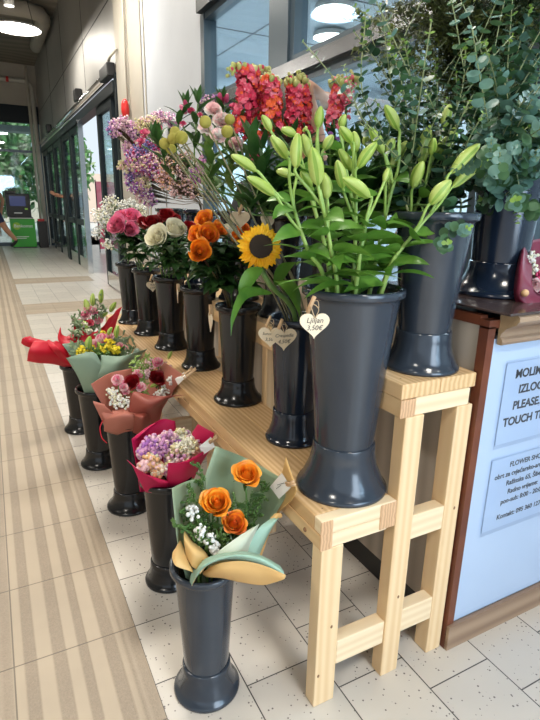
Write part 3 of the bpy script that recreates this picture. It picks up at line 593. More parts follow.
# ------------------------------------------------------------------ plant builders
def frame(d):
    d = V(d).normalized(); a = d.cross(V((0, 0, 1))); a = a.normalized() if a.length > 1e-3 else V((1, 0, 0)); return d, a, a.cross(d)
def leaf(mb, p, d, L, W, droop=.3, fold=.25, n=7, tip=1.0, roll=0):
    d, a, b = frame(d); 
    if roll: a = a * math.cos(roll) + b * math.sin(roll); b = a.cross(d)
    if b.z < 0 and not roll: b = -b
    def f(u, v):
        wv = W * .5 * math.sin(PI * min(1, v ** (.75) )) ** .8 if 0 < v < 1 else 0.0005
        wv = max(wv, W * .04 * (1 - v)); s = (u - .5) * 2
        return p + d * (L * v * (1 - .12 * droop * v)) + a * (s * wv) + b * (abs(s) * wv * fold) - V((0, 0, 1)) * (droop * L * v * v * .55)
    mb.grid(f, 5, n)
def rose(mb, c, d, Rr, seed=0, mats=('orange', 'orange2'), n=20, sepal=True, open_=1.0):
    rn = R(seed); d, a, b = frame(d); c = V(c)
    for i in range(n):
        t = (i + .5) / n; ang = i * 2.39996 + rn.random() * .4; mb.use(mats[i % len(mats)] if rn.random() < .75 else mats[0])
        rad = Rr * (.10 + .78 * t ** .85); hf = (1.0 - .20 * t) * rn.uniform(.92, 1.05); wd = 1.75 - 1.1 * t; rad *= rn.uniform(.93, 1.07); lip = Rr * (.03 + .20 * t) * open_ * rn.uniform(.6, 1.3); ph = rn.random() * 6
        def f(u, v):
            s = (u - .5) * 2; an = ang + s * wd * (.45 + .55 * math.sin(min(1, v + .3) * PI * .55)); vv = v * (1 - .20 * s * s + .02 * math.sin(s * 6 + ph))
            rr = rad * (.42 + .62 * math.sin(min(1, vv * 1.25) * PI * .5)) * (1 + .05 * s); k = max(0, vv - .70) / .30; rr += lip * k * k - rad * .10 * max(0, vv - .55) * (1 - t)
            z = -Rr * .80 + Rr * 1.45 * hf * vv - lip * k * k * 1.1
            return c + d * z + (a * math.cos(an) + b * math.sin(an)) * rr
        mb.grid(f, 8, 8)
    mb.use(mats[0]).blob(c - d * Rr * .1, Rr * .22, 8, 6, d=d, el=1.6)
    if sepal:
        mb.use('roseleaf').blob(c - d * Rr * .78, Rr * .26, 8, 4, d=d, el=.9)
        for i in range(5):
            an = i * 1.2566; q = a * math.cos(an) + b * math.sin(an); leaf(mb, c - d * Rr * .72 + q * Rr * .15, (q * .9 + d * .35), Rr * .85, Rr * .28, .5)
def dahlia(mb, c, d, Rr, mats, seed, n=34):
    "frilly carnation / lisianthus head"
    rn = R(seed); d, a, b = frame(d); c = V(c)
    for i in range(n):
        t = (i + .5) / n; an = i * 2.39996; el = .25 + 1.15 * (1 - t); mb.use(rn.choice(mats)); q = a * math.cos(an) + b * math.sin(an); ax = q * math.cos(el) + d * math.sin(el); sd = ax.cross(q.cross(d) if False else d); sd = sd.normalized() if sd.length > .01 else a
        w_ = Rr * (.55 + .2 * rn.random()); ph = rn.random() * 6
        def f(u, v):
            s = (u - .5) * 2; return c + ax * (Rr * v * (1 - .15 * s * s)) + sd * s * w_ * v * .7 + d * (math.sin(s * 7 + ph) * Rr * .09 * v * v)
        mb.grid(f, 6, 4)
def stemmesh(pts, r0, r1, m, n=8, k=7):
    c = curve(pts, n); return MB().use(m).tube(c, [r0 + (r1 - r0) * i / (len(c) - 1) for i in range(len(c))], k)
def inbucket(key, fx=0, fy=0, dz=.25, f=.5):
    x, y, z, H_, rt, rn_, hb = BK[key]; return V((x + fx * rt * f, y + fy * rt * f, z + max(hb * .62, H_ * dz)))
def rimpt(key, fx, fy, dz=0):
    x, y, z, H_, rt, rn_, hb = BK[key]; return V((x + fx * (rt - .022), y + fy * (rt - .022), z + H_ + dz))
def roseflower(key, px, py, Y, rpx, label, mats, group=None, cat='rose', leafm_='roseleaf', stem='greenstem', seed=0, face=(-.35, -.75, .45), nl=9, name='rose'):
    h = at(px, py, Y); rn = R(seed); dep = (MW.transposed() @ (h - V((0, 0, H)))).z * -1; Rr = rpx * dep / FPX
    x, y, z, H_, rt, rn_, hb = BK[key]; dx, dy = h.x - x, h.y - y; L = math.hypot(dx, dy) + 1e-6; fx, fy = dx / L * min(1, L / rt), dy / L * min(1, L / rt)
    b0 = inbucket(key, -fx * .6, -fy * .6); b1 = rimpt(key, fx * .75, fy * .75)
    t = thing(name, label, cat, b0, group); fc = V(face).normalized(); hb_ = h - fc * Rr * .8
    mid = b1.lerp(hb_, .55) + V((0, 0, .015)); pts = [b0, b1, mid, hb_]
    stemmesh(pts, .0045, .0035, stem).build('stem', t)
    mb = MB(); rose(mb, h, fc, Rr, seed, mats); mb.build('bloom', t)
    lf = MB().use(leafm_); cv = curve(pts, 20)
    for i in range(nl):
        q = cv[9 + (i * 9) // max(nl, 1)]; an = rn.random() * 6.28; dd = V((math.cos(an), math.sin(an), .2 + .3 * rn.random()))
        for k_ in range(3):
            d2 = Matrix.Rotation((k_ - 1) * .8, 3, 'Z') @ dd; leaf(lf, q + dd.normalized() * (.03 if k_ == 1 else .015), d2, .085 + .03 * rn.random(), .055, .5 + .6 * rn.random())
        lf.tube([q, q + dd.normalized() * .035], .0018, 4)
    lf.build('foliage', t, kind='stuff'); return t
# orange / cream / dark red / pink roses in the lower row
OR = ('orange', 'orange2')
for i, (px, py, Y, r, l) in enumerate([(204.6, 219, 1.97, 10, 'orange rose, topmost of the orange roses'), (208, 234, 1.93, 11.5, 'orange rose in the middle of the orange cluster'), (196, 234, 1.96, 9, 'orange rose at the left edge of the orange cluster'), (200, 251, 1.88, 12.5, 'large orange rose facing front, lowest in the orange cluster'), (219, 229, 2.05, 10, 'orange rose on the right of the orange cluster'), (243, 229, 2.0, 8.5, 'orange rose half hidden left of the sunflower'), (236, 237, 2.03, 7, 'small orange rose behind the billy button stems')]):
    roseflower('r3', px, py, Y, r, l, OR, seed=10 + i, stem='darkstem', face=((-.5, -.6, .5), (-.2, -.8, .4), (-.7, -.4, .3), (-.2, -.9, .25), (.3, -.7, .5), (0, -.7, .6), (.2, -.6, .6))[i])
roseflower('r3', 226, 232, 2.12, 8, 'cream rose behind the orange roses', ('cream', 'white'), seed=21)
for i, (px, py, Y, r, l) in enumerate([(157, 236, 2.5, 12, 'cream rose, left of the front pair'), (176, 228, 2.55, 12, 'cream rose, right of the front pair')]):
    roseflower('r4', px, py, Y, r, l, ('cream', 'cream'), seed=30 + i, face=((-.5, -.6, .3), (.0, -.6, .7))[i], nl=10)
for i, (px, py, Y, r, l) in enumerate([(166, 215, 2.85, 9, 'dark red rose above the cream roses'), (153, 222, 2.85, 9.5, 'dark red rose just left of the cream roses'), (144, 223, 2.9, 8, 'dark red rose beside the pink roses'), (189, 226, 2.75, 7, 'dark red rose between cream and orange roses'), (174, 219, 2.95, 7.5, 'dark red rose topmost behind the cream pair')]):
    roseflower('r5', px, py, Y, r, l, ('darkred', 'darkred'), seed=40 + i, face=(-.2, -.5, .7), nl=10)
for i, (px, py, Y, r, l) in enumerate([(117, 225, 3.25, 11, 'pink rose at the left front of the pink group'), (133, 216, 3.35, 9, 'pink rose at the upper right of the pink group'), (121, 215, 3.4, 7.5, 'small pink rose behind the front pink ones'), (131, 229, 3.25, 8.5, 'pink rose low on the right of the pink group')]):
    roseflower('r6', px, py, Y, r, l, ('pink', 'pink'), seed=50 + i, face=((-.6, -.6, .3), (.1, -.6, .5), (-.3, -.4, .7), (.2, -.8, .2))[i], nl=9)
# gypsophila and dyed clouds
def cloud(key, label, name, cat, clusters, mats, n, fsize, seed, stemcol='greenstem', Y=None, group=None, top=None, wts=None, twigs=26):
    "branching spray: clusters = (px,py,Y,rpx)"
    rn = R(seed); b0 = inbucket(key, rn.uniform(-.3, .3), rn.uniform(-.3, .3)) if isinstance(key, str) else V(key)
    t = thing(name, label, cat, b0, group); st = MB().use(stemcol); fl = MB()
    b1 = rimpt(key, rn.uniform(-.4, .4), rn.uniform(-.4, .4), .01) if isinstance(key, str) else V(key) + V((0, 0, .05))
    tot = sum(c[3] ** 2 for c in clusters)
    for (px, py, Y_, rpx) in clusters:
        c = at(px, py, Y_); dep = -(MW.transposed() @ (c - V((0, 0, H)))).z; Rr = rpx * dep / FPX; fk = b1.lerp(c, .45) + V((rn.uniform(-.02, .02), rn.uniform(-.02, .02), 0)); cv = curve([b0, b1, fk, c], 8); st.tube(cv, .0018, 5)
        tw = []
        for _ in range(max(6, int(twigs * rpx * rpx / tot * len(clusters)))):
            d = V((rn.gauss(0, 1), rn.gauss(0, 1), rn.gauss(0, 1) + .2)).normalized() * Rr * rn.uniform(.4, 1); st.tube([cv[6], c.lerp(c + d, .5), c + d], [.0014, .001, .0007], 3); tw.append(c + d)
        for _ in range(int(n * .8 * rpx * rpx / tot)):
            d = V((rn.gauss(0, 1), rn.gauss(0, 1), rn.gauss(0, 1))).normalized() * Rr * 1.12 * rn.random() ** .5
            if rn.random() < .45: d = (rn.choice(tw) - c) + V((rn.gauss(0, .12), rn.gauss(0, .12), rn.gauss(0, .12))) * Rr
            q = c + d; nz = noise.noise(q * 7 + V((seed, 0, 0))) * .5 + .5 + rn.uniform(-.18, .18)
            k_ = max(0, min(len(mats) - 1, int((nz - .2) / .6 * len(mats)))); fl.use(mats[k_]); fl.blob(q, fsize * rn.uniform(.6, 1.25), 5, 3, d=(rn.gauss(0, 1), rn.gauss(0, 1), 1))
    st.build('stem', t); fl.build('floret', t, kind='stuff'); return t
cloud('r7', 'airy white gypsophila spray around the pink roses', 'gypsophila', 'gypsophila', [(112, 207, 3.7, 11), (128, 208, 3.75, 10), (100, 215, 3.6, 8), (98, 233, 3.6, 6), (108, 245, 3.5, 6), (140, 211, 3.8, 7), (104, 222, 3.6, 9), (145, 240, 3.4, 6)], ['white', 'white', 'cream'], 1500, .0062, 3)
cm = ['blue', 'lilac', 'magenta', 'lilac', 'purple', 'blush', 'paleyellow', 'blush', 'white']
cloud('u5', 'dyed gypsophila spray reaching furthest left, pink and violet', 'dyed_gypsophila', 'gypsophila', [(116, 127, 3.1, 8), (124, 123, 3.1, 7), (132, 133, 3.1, 8), (113, 131, 3.2, 6), (130, 148, 3.1, 7)], ['blue', 'purple', 'lilac', 'blush', 'lilac', 'blush'], 900, .0062, 4, 'darkstem')
cloud('u5', 'dyed gypsophila spray with pale yellow heads at the top', 'dyed_gypsophila', 'gypsophila', [(143, 127, 3.05, 9), (152, 124, 3.05, 8), (128, 167, 3.1, 7), (122, 166, 3.2, 5), (145, 184, 3.0, 8), (140, 130, 3.2, 8)], ['paleyellow', 'cream', 'paleyellow', 'blush', 'paleyellow'], 1100, .0062, 5, 'tan')
cloud('u5', 'dense magenta and violet dyed gypsophila in the middle of the cluster', 'dyed_gypsophila', 'gypsophila', [(140, 160, 3.0, 14), (152, 165, 2.95, 13), (145, 150, 3.0, 11), (160, 150, 2.95, 10)], cm, 2300, .0062, 6, 'tan')
cloud('u5', 'blue and violet dyed gypsophila hanging low at the left', 'dyed_gypsophila', 'gypsophila', [(135, 185, 3.05, 9), (143, 193, 3.0, 9), (132, 178, 3.1, 8), (150, 200, 2.95, 7), (138, 172, 3.1, 8)], ['blue', 'purple', 'lilac', 'white', 'purple', 'blush'], 1200, .0062, 7, 'tan')
cloud('u4', 'dusty pink dried gypsophila right of the violet cluster', 'dyed_gypsophila', 'gypsophila', [(170, 166, 2.6, 12), (178, 178, 2.55, 10), (165, 180, 2.6, 10), (184, 160, 2.6, 9), (186, 184, 2.5, 9), (176, 190, 2.5, 8), (192, 192, 2.45, 7)], ['blush', 'tan', 'blush', 'peach', 'palepink'], 1400, .0055, 8, 'tan', twigs=60)
cloud('u6', 'lilac gypsophila tops behind the yellow heads', 'dyed_gypsophila', 'gypsophila', [(160, 118, 3.4, 8), (170, 119, 3.4, 7), (176, 124, 3.4, 6)], ['lilac', 'blush', 'lilac', 'white'], 600, .0062, 9, 'tan')
cloud('u3', 'sprig of small magenta and white blossoms behind the pink carnations', 'gypsophila', 'gypsophila', [(206, 102, 2.3, 6), (215, 100, 2.3, 5), (240, 107, 2.2, 5), (205, 165, 2.2, 9), (196, 175, 2.3, 9)], ['lilac', 'blush', 'purple', 'lilac', 'magenta'], 600, .005, 19, 'greenstem')
# ------------------------------------------------------------------ lilies
def bud(t, base, tip, w, mats=('lilybud', 'budgroove')):
    base, tip = V(base), V(tip); L = (tip - base).length; d, a, b = frame(tip - base); mb = MB().use(mats[0]); n = 24; m = 14
    bend = b * L * .04; vs = []; 
    for i in range(m + 1):
        v = i / m; r = w * (.22 + .78 * math.sin(PI * (v ** .85) * .97) ** .75) * (1 - .45 * max(0, v - .7)) if 0 < v < 1 else w * (.22 if v == 0 else .08)
        for j in range(n):
            th = 2 * PI * j / n; g = abs(math.sin(1.5 * th)); rr = r * (.86 + .14 * g ** .45)
            vs.append(base + d * L * v + bend * math.sin(PI * v) + (a * math.cos(th) + b * math.sin(th)) * rr)
    for i in range(m):
        for j in range(n):
            th = 2 * PI * (j + .5) / n; mb.use(mats[1] if abs(math.sin(1.5 * th)) < .22 else mats[0]); mb.f.append((i * n + j, i * n + (j + 1) % n, (i + 1) * n + (j + 1) % n, (i + 1) * n + j)); mb.m.append(mb.cur)
    mb.v = [tuple(p) for p in vs]; mb.use(mats[0]); mb.f.append(tuple(m * n + j for j in range(n))); mb.m.append(mb.cur)
    return mb.build('bud', t)
def lily(label, path, buds, fx, fy, seed, nleaf=16, Yt=1.2):
    rn = R(seed); b0 = inbucket('lily', -fx * .5, -fy * .5, .3); t = thing('lily', label, 'lily', b0); P0 = at(*path[0]); X_, Y_, Z_, H2, RT, RN, HB = BK['lily']; kk = (Z_ + H2 - b0.z) / (P0.z - b0.z); b1 = b0.lerp(P0, kk); rd = V((b1.x - X_, b1.y - Y_)); rd = rd.normalized() * min(rd.length, RT - .03); b1 = V((X_ + rd.x, Y_ + rd.y, b1.z))
    n = len(path); pts = [b0, b1] + [at(px, py, Y) for px, py, Y in path]
    cv = curve(pts, 30); MB().use('lilystem').tube(cv, [.0075 - .004 * i / 30 for i in range(31)], 8).build('stem', t)
    for (bx_, by_, tx, ty, wp, dy) in buds:
        # depth from nearest stem node
        Yb = min(cv, key=lambda q: (V((bx_, by_)) - V(PJ(q))).length).y + dy
        B = at(bx_, by_, Yb); T = at(tx, ty, Yb + dy * .6 - .012); dep = -(MW.transposed() @ (B - V((0, 0, H)))).z
        below = [q for q in cv if q.z < B.z - .085] or cv[:5]; q = min(below, key=lambda q: (q - B).length); dd = (T - B).normalized()
        pd = MB().use('lilystem'); pd.tube(curve([q, q.lerp(B, .5) + V((0, 0, -.004)) , B - dd * .012, B + dd * .004], 8), .0038, 6); pd.build('pedicel', t); bud(t, B, T, wp * 1.12 * dep / FPX)
    lf = []
    for i in range(nleaf):
        k = 7 + int((i / nleaf) * 19); q = cv[k]; an = i * 2.4 + rn.random(); up = .55 - .3 * rn.random(); L = (.17 - .08 * i / nleaf) * rn.uniform(.8, 1.15)
        mb = MB().use('lilyleaf'); leaf(mb, q, V((math.cos(an), math.sin(an), up)), L, .042 * rn.uniform(.8, 1.2), .35 + .5 * rn.random(), .2, 9, roll=rn.uniform(-.9, .9)); lf.append(mb)
    for mb in lf: mb.build('leaf', t)
def PJ(q):
    c = MW.transposed() @ (V(q) - V((0, 0, H))); return (270 + FPX * c.x / -c.z, 360 - FPX * c.y / -c.z)
LY = [
 ('lily stem leaning furthest left, its pale buds reaching over the sunflower', [(308, 250, 1.14), (294, 208, 1.16), (288, 172, 1.18)], [(256, 171, 231, 155, 4.6, 0), (274, 195, 247, 177, 5, -.02), (287, 158, 271, 136, 5.2, 0), (292, 175, 276, 171, 4, .04)], -.85, -.3),
 ('lily stem in the left half ending in an upright bud beside the coral snapdragons', [(326, 250, 1.24), (312, 200, 1.27), (303, 165, 1.30), (298, 150, 1.3)], [(271, 131, 262, 115, 4, .02), (296, 135, 281, 129, 4.2, .02), (309, 157, 303, 134, 5.2, .03), (311, 187, 301, 171, 4.6, 0)], -.55, .3),
 ('lily stem with the largest upright bud at the centre', [(331, 250, 1.10), (325, 215, 1.10), (320, 190, 1.10)], [(318, 185, 312, 147, 7, -.01), (296, 168, 298, 133, 5.8, .02), (327, 199, 323, 172, 5.6, .03)], -.3, -.7),
 ('tall lily stem with one slim bud standing above the centre', [(338, 250, 1.28), (325, 200, 1.30), (317, 150, 1.32), (318, 130, 1.32)], [(318, 128, 321, 106, 4.4, 0), (324, 150, 333, 135, 4.4, .02), (306, 130, 304, 128, 3, .02)], -.1, .6),
 ('lily stem right of centre carrying a large pale bud pointing left', [(360, 255, 1.09), (366, 225, 1.09), (371, 200, 1.09)], [(369, 197, 343, 178, 6, -.01), (384, 182, 389, 168, 3, .03)], .1, -.85),
 ('lily stem right of centre with four stacked green buds', [(355, 250, 1.2), (356, 200, 1.2), (354, 165, 1.2)], [(351.5, 142, 340, 127, 4.6, 0), (343, 188, 337, 160, 5.2, 0), (351, 170, 339, 149, 4.6, .03), (355, 153, 354, 131, 4.8, .02), (358, 168, 377, 142, 5, -.02)], .1, .1),
 ('tall lily stem behind with a small upright bud near the right centre', [(362, 250, 1.3), (350, 190, 1.32), (343, 150, 1.33), (342, 132, 1.33)], [(341, 128, 345, 114, 3.8, 0), (366, 146, 366, 135, 3.6, .03)], .2, .7),
 ('tall lily stem with a yellow-green bud tip highest at the right centre', [(378, 250, 1.22), (388, 205, 1.22), (398, 168, 1.22), (400, 140, 1.22)], [(398, 129, 385, 105, 5, 0), (383, 153, 370, 128, 5, .02), (388, 153, 394, 138, 4.4, .02), (386, 182, 388, 168, 3.6, -.03), (391, 168, 407, 141, 5, .04)], .4, .2),
 ('lily stem leaning right crowned by a cluster of pale buds', [(394, 255, 1.2), (410, 220, 1.2), (424, 188, 1.2), (430, 168, 1.2)], [(421, 165, 430, 125, 6, .01), (435, 155, 458, 133, 5.2, -.02), (431, 155, 434, 138, 4, -.03), (444, 127, 450, 104, 4.8, .02), (450, 142, 455, 127, 3.6, .02), (413, 188, 423, 161, 5.6, -.03)], .65, .1),
 ('lily stem leaning furthest right with two long buds over the eucalyptus', [(392, 262, 1.1), (412, 236, 1.08), (430, 214, 1.07)], [(430, 204, 451, 180, 6.4, -.02), (451, 173, 480, 144, 5.4, 0), (453, 187, 495, 152, 5.8, .02)], .75, -.5),
]
for i, (l, p, b, fx, fy) in enumerate(LY): lily(l, p, b, fx, fy, 60 + i, 15)
# ------------------------------------------------------------------ sunflower, billy buttons
t = thing('sunflower', 'single yellow sunflower with dark centre beside the lilies', 'sunflower', inbucket('sun'))
hc = at(260.5, 246.5, 1.46); fd = V((-.28, -.9, .12)).normalized(); dd_, a_, b_ = frame(fd); dep = -(MW.transposed() @ (hc - V((0, 0, H)))).z; RR = 22.5 * dep / FPX
stemmesh([inbucket('sun', .3, -.2), rimpt('sun', -.3, -.4), at(270, 285, 1.49), hc - fd * .06 - V((0, 0, .03)), hc - fd * .01], .009, .008, 'greenstem', 14, 10).build('stem', t)
mb = MB().use('sunpetal'); rn = R(5)
for i in range(58):
    an = i * 2 * PI / 29 + rn.uniform(-.08, .08) + (.1 if i >= 29 else 0); q = a_ * math.cos(an) + b_ * math.sin(an); L = RR * rn.uniform(.48, .62) * (1 if i < 29 else .8); el = rn.uniform(-.1, .22) + (.22 if i >= 29 else 0); p0 = hc + q * RR * .46
    ax = (q + fd * el).normalized(); sd = ax.cross(fd).normalized(); w_ = RR * rn.uniform(.11, .15)
    mb.grid(lambda u, v: p0 + ax * L * v + sd * (u - .5) * 2 * w_ * max(.03, math.sin(PI * min(.98, .16 + .84 * v)) ** .8) + fd * (abs(u - .5) * .012 - .02 * v * v), 4, 7)
mb.build('petal', t, kind='stuff')
mb = MB().use('sundisc').lathe(hc, [(RR * .52, -.012), (RR * .54, .0), (RR * .48, .012), (RR * .3, .016), (0, .013)], 40, axis=fd)
for i in range(260):
    r_ = RR * .5 * math.sqrt(i / 260); an = i * 2.39996; mb.blob(hc + fd * .014 + (a_ * math.cos(an) + b_ * math.sin(an)) * r_, .0035, 5, 3)
mb.build('disc', t)
mb = MB().use('greenstem'); mb.lathe(hc - fd * .014, [(.006, -.022), (RR * .3, -.01), (RR * .5, 0), (RR * .52, .006)], 20, axis=fd); mb.build('calyx', t)
def leafthru(mb, pts, W, fold=.15, n=14):
    cv = curve(pts, n); 
    for i in range(len(cv)): pass
    d0 = (cv[-1] - cv[0]).normalized(); view = (cv[n // 2] - V((0, 0, H))).normalized(); a = d0.cross(V((.3, -1, .2)).normalized()).normalized()
    def f(u, v):
        k = min(n, int(round(v * n))); s = (u - .5) * 2; w = W * .5 * max(.05, math.sin(PI * min(.99, .05 + .95 * v ** .8))) ; return cv[k] + a * s * w + V((.3, -1, .2)) * abs(s) * w * -fold
    mb.grid(f, 5, n + 1)
for pts, W in (([at(272, 293, 1.47), at(256, 291, 1.42), at(243, 296, 1.40), at(233, 318, 1.37), at(231, 336, 1.36)], .035), ([at(262, 268, 1.44), at(252, 275, 1.42), at(243, 290, 1.42), at(240, 306, 1.4)], .05), ([at(276, 280, 1.5), at(288, 283, 1.45), at(296, 296, 1.42), at(300, 316, 1.40)], .07), ([at(275, 285, 1.52), at(285, 268, 1.5), at(296, 262, 1.48)], .05)):
    mb = MB().use('lilyleaf'); leafthru(mb, pts, W); mb.build('leaf', t)
BB = [((164.6, 143.5, 1.75, 5.4), 'billy button ball furthest left'), ((175, 132, 1.85, 5.2), 'billy button ball at the top of the left group'), ((173, 138.5, 1.72, 5.4), 'billy button ball in the middle of the left group'), ((181.5, 137.5, 1.65, 6.4), 'billy button ball largest and rightmost of the left group'), ((171, 149, 1.8, 5.2), 'billy button ball lowest of the left group'),
      ((205.3, 122, 1.62, 6), 'billy button ball in front of the pale pink carnations, leftmost of three'), ((229.7, 119.6, 1.68, 5.2), 'billy button ball topmost right of the carnations'), ((227, 131.5, 1.6, 6), 'billy button ball lowest of the three by the carnations')]
for i, ((px, py, Y, r), l) in enumerate(BB):
    h = at(px, py, Y); dep = -(MW.transposed() @ (h - V((0, 0, H)))).z; rr = r * dep / FPX; rn = R(i); b0 = inbucket('sun', rn.uniform(-.2, .5), rn.uniform(-.2, .4)); b1 = rimpt('sun', -.5 + .1 * i, .3 - .1 * i)
    t = thing('billy_button', l, 'billy button', b0); stemmesh([b0, b1, b1.lerp(h, .5) + V((0, 0, .01)), h], .0030, .0028, 'bbstem', 12, 6).build('stem', t)
    mb = MB().use('ball').blob(h, rr * .93, 16, 12)
    for k in range(220):
        z = 1 - 2 * (k + .5) / 220; q = math.sqrt(1 - z * z); an = k * 2.39996; mb.blob(h + V((q * math.cos(an), q * math.sin(an), z)) * rr * .93, rr * .1, 5, 3)
    mb.build('flower_ball', t)
# more thin stems of the same bunch, heads hidden among others
# ------------------------------------------------------------------ snapdragons
def snap(label, pts, r0, seed, key, mats, tipcurl):
    rn = R(seed); P_ = [at(*p) for p in pts]; b0 = inbucket(key, rn.uniform(-.4, .4), rn.uniform(-.4, .4)); b1 = rimpt(key, rn.uniform(-.6, .6), rn.uniform(-.6, .6))
    t = thing('snapdragon', label, 'snapdragon', b0); cv = curve([b0, b1] + P_, 40); MB().use('greenstem').tube(cv, [.005 - .003 * i / 40 for i in range(41)], 6).build('stem', t)
    k0 = min(range(41), key=lambda i: (cv[i] - P_[0]).length)
    dep = -(MW.transposed() @ (P_[0] - V((0, 0, H)))).z; r = r0 * dep / FPX; fl = MB(); bd = MB().use('snapbud'); seg = cv[k0:]; N = 64
    for i in range(N):
        v = i / N; q = seg[min(len(seg) - 1, int(v * (len(seg) - 1)))]; an = i * 2.39996; o = V((math.cos(an), math.sin(an), .15))
        if v < .72:
            s = r * (.50 - .10 * v) * rn.uniform(.8, 1.2); c = q + o * r * .62; m_ = mats[0] if rn.random() < .55 else rn.choice(mats[1:])
            fl.use(mats[0]); fl.tube([q + o * .006, c, c + o * s * .3], [s * .18, s * .36, s * .42], 7, False)
            d, a, b = frame(o + V((0, 0, .1)))
            for k in range(5):
                fl.use(m_ if k < 3 else rn.choice(mats)); th = 2 * PI * k / 5 + rn.random() * .5; ax = (a * math.cos(th) + b * math.sin(th) + d * .45).normalized(); sd = ax.cross(d).normalized(); ph = rn.random() * 6; c2 = c + o * s * .3; w_ = s * .62
                fl.grid(lambda u, vv: c2 + ax * s * .95 * vv + sd * (u - .5) * 2 * w_ * (.35 + .65 * math.sin(PI * min(1, vv * .62 + .2))) + d * (math.sin((u - .5) * 9 + ph) * s * .22 * vv - s * .28 * vv * vv), 6, 5)
        else:
            w = (1 - v) / .28; bd.use('snapbud' if rn.random() < .75 else mats[0]); c = q + o * (.008 + .018 * w) * rn.uniform(.7, 1.4); bd.blob(c, .0058 + .004 * w, 7, 5, d=o + V((0, 0, .8)), el=1.5)
    for i in range(8): bd.use('snapbud').blob(seg[-1] + V((rn.gauss(0, .008), rn.gauss(0, .008), rn.gauss(0, .008))), .006, 6, 4)
    fl.build('blossom', t, kind='stuff'); bd.build('tip_bud', t, kind='stuff')
    lf = MB().use('roseleaf')
    for i in range(10):
        q = cv[int(14 + i * (k0 - 14) / 10) if k0 > 14 else 10 + i]; an = rn.random() * 6.28; leaf(lf, q, V((math.cos(an), math.sin(an), .5)), .08, .015, .3)
    lf.build('foliage', t, kind='stuff')
CO = ['coral', 'coral', 'coral2', 'redorange', 'coral']
snap('coral snapdragon spike furthest left, its green tip curling left', [(250, 135, 1.75), (246, 105, 1.75), (247, 83, 1.75), (243, 68, 1.75), (230, 72, 1.73)], 11, 1, 'u2', CO, 0)
snap('coral snapdragon spike second from the left, leaning right at the tip', [(262, 130, 1.8), (262, 105, 1.8), (254, 84, 1.8), (252, 70, 1.8), (268, 70, 1.8)], 10, 2, 'u2', CO, 0)
snap('coral snapdragon spike with red-orange lips in the left group', [(275, 128, 1.7), (273, 103, 1.7), (270, 85, 1.7), (268, 76, 1.7)], 11, 3, 'u2', ['redorange', 'coral', 'coral', 'coral2'], 0)
snap('coral snapdragon spike in the middle of the row', [(295, 133, 1.7), (295, 108, 1.7), (294, 90, 1.7), (290, 78, 1.7)], 9, 4, 'u2', CO, 0)
snap('coral snapdragon spike right of the middle one, slightly shorter', [(306, 132, 1.75), (305, 108, 1.75), (302, 88, 1.75), (301, 75, 1.75)], 8, 5, 'u2', CO, 0)
snap('coral snapdragon spike furthest right, before the eucalyptus', [(334, 128, 1.6), (335, 108, 1.6), (338, 90, 1.6), (338, 78, 1.6)], 8, 6, 'u2', ['coral2', 'redorange', 'coral', 'coral2'], 0)
snap('thin pale-tipped snapdragon spike leaning right beside the eucalyptus', [(346, 118, 1.6), (348, 98, 1.6), (352, 84, 1.6), (354, 78, 1.6)], 5, 7, 'u2', ['coral2', 'palepink', 'coral2'], 0)
# ------------------------------------------------------------------ carnations / alstroemeria / lisianthus
def headflower(name, cat, label, key, px, py, Y, rpx, mats, seed, n=30, face=(-.2, -.7, .6), stem='greenstem', lw=.02, ll=.09, nleaf=4, lm='lilyleaf'):
    h = at(px, py, Y); dep = -(MW.transposed() @ (h - V((0, 0, H)))).z; Rr = rpx * dep / FPX; rn = R(seed); b0 = inbucket(key, rn.uniform(-.4, .4), rn.uniform(-.4, .4)); b1 = rimpt(key, rn.uniform(-.7, .7), rn.uniform(-.7, .7)); fc = V(face).normalized()
    t = thing(name, label, cat, b0); pts = [b0, b1, b1.lerp(h, .55) + V((0, 0, .02)), h - fc * Rr * .5]; stemmesh(pts, .004, .003, stem, 12).build('stem', t)
    mb = MB(); dahlia(mb, h, fc, Rr, mats, seed, n); mb.use(lm).blob(h - fc * Rr * .2, Rr * .25, 8, 5, d=fc, el=1.5); mb.build('bloom', t)
    lf = MB().use(lm); cv = curve(pts, 20)
    for i in range(nleaf): an = rn.random() * 6.28; leaf(lf, cv[10 + i * 10 // nleaf], V((math.cos(an), math.sin(an), .7)), ll, lw, .3)
    lf.build('foliage', t, kind='stuff')
PK = ['palepink', 'palepink', 'white']
for i, (px, py, Y, r, l) in enumerate([(213, 113, 1.95, 10, 'pale pink carnation, topmost of its group'), (222, 124, 1.9, 11, 'pale pink carnation in the centre of its group'), (236, 127, 1.95, 10, 'pale pink carnation at the right of its group'), (218, 138, 1.85, 9.5, 'pale pink carnation low in its group'), (206, 131, 1.9, 9, 'pale pink carnation at the left of its group'), (236, 146, 1.9, 9, 'pale pink carnation lowest at the right')]):
    headflower('carnation', 'carnation', l, 'u3', px, py, Y, r, PK, 100 + i)
MG = ['magenta', 'magenta', 'pink']
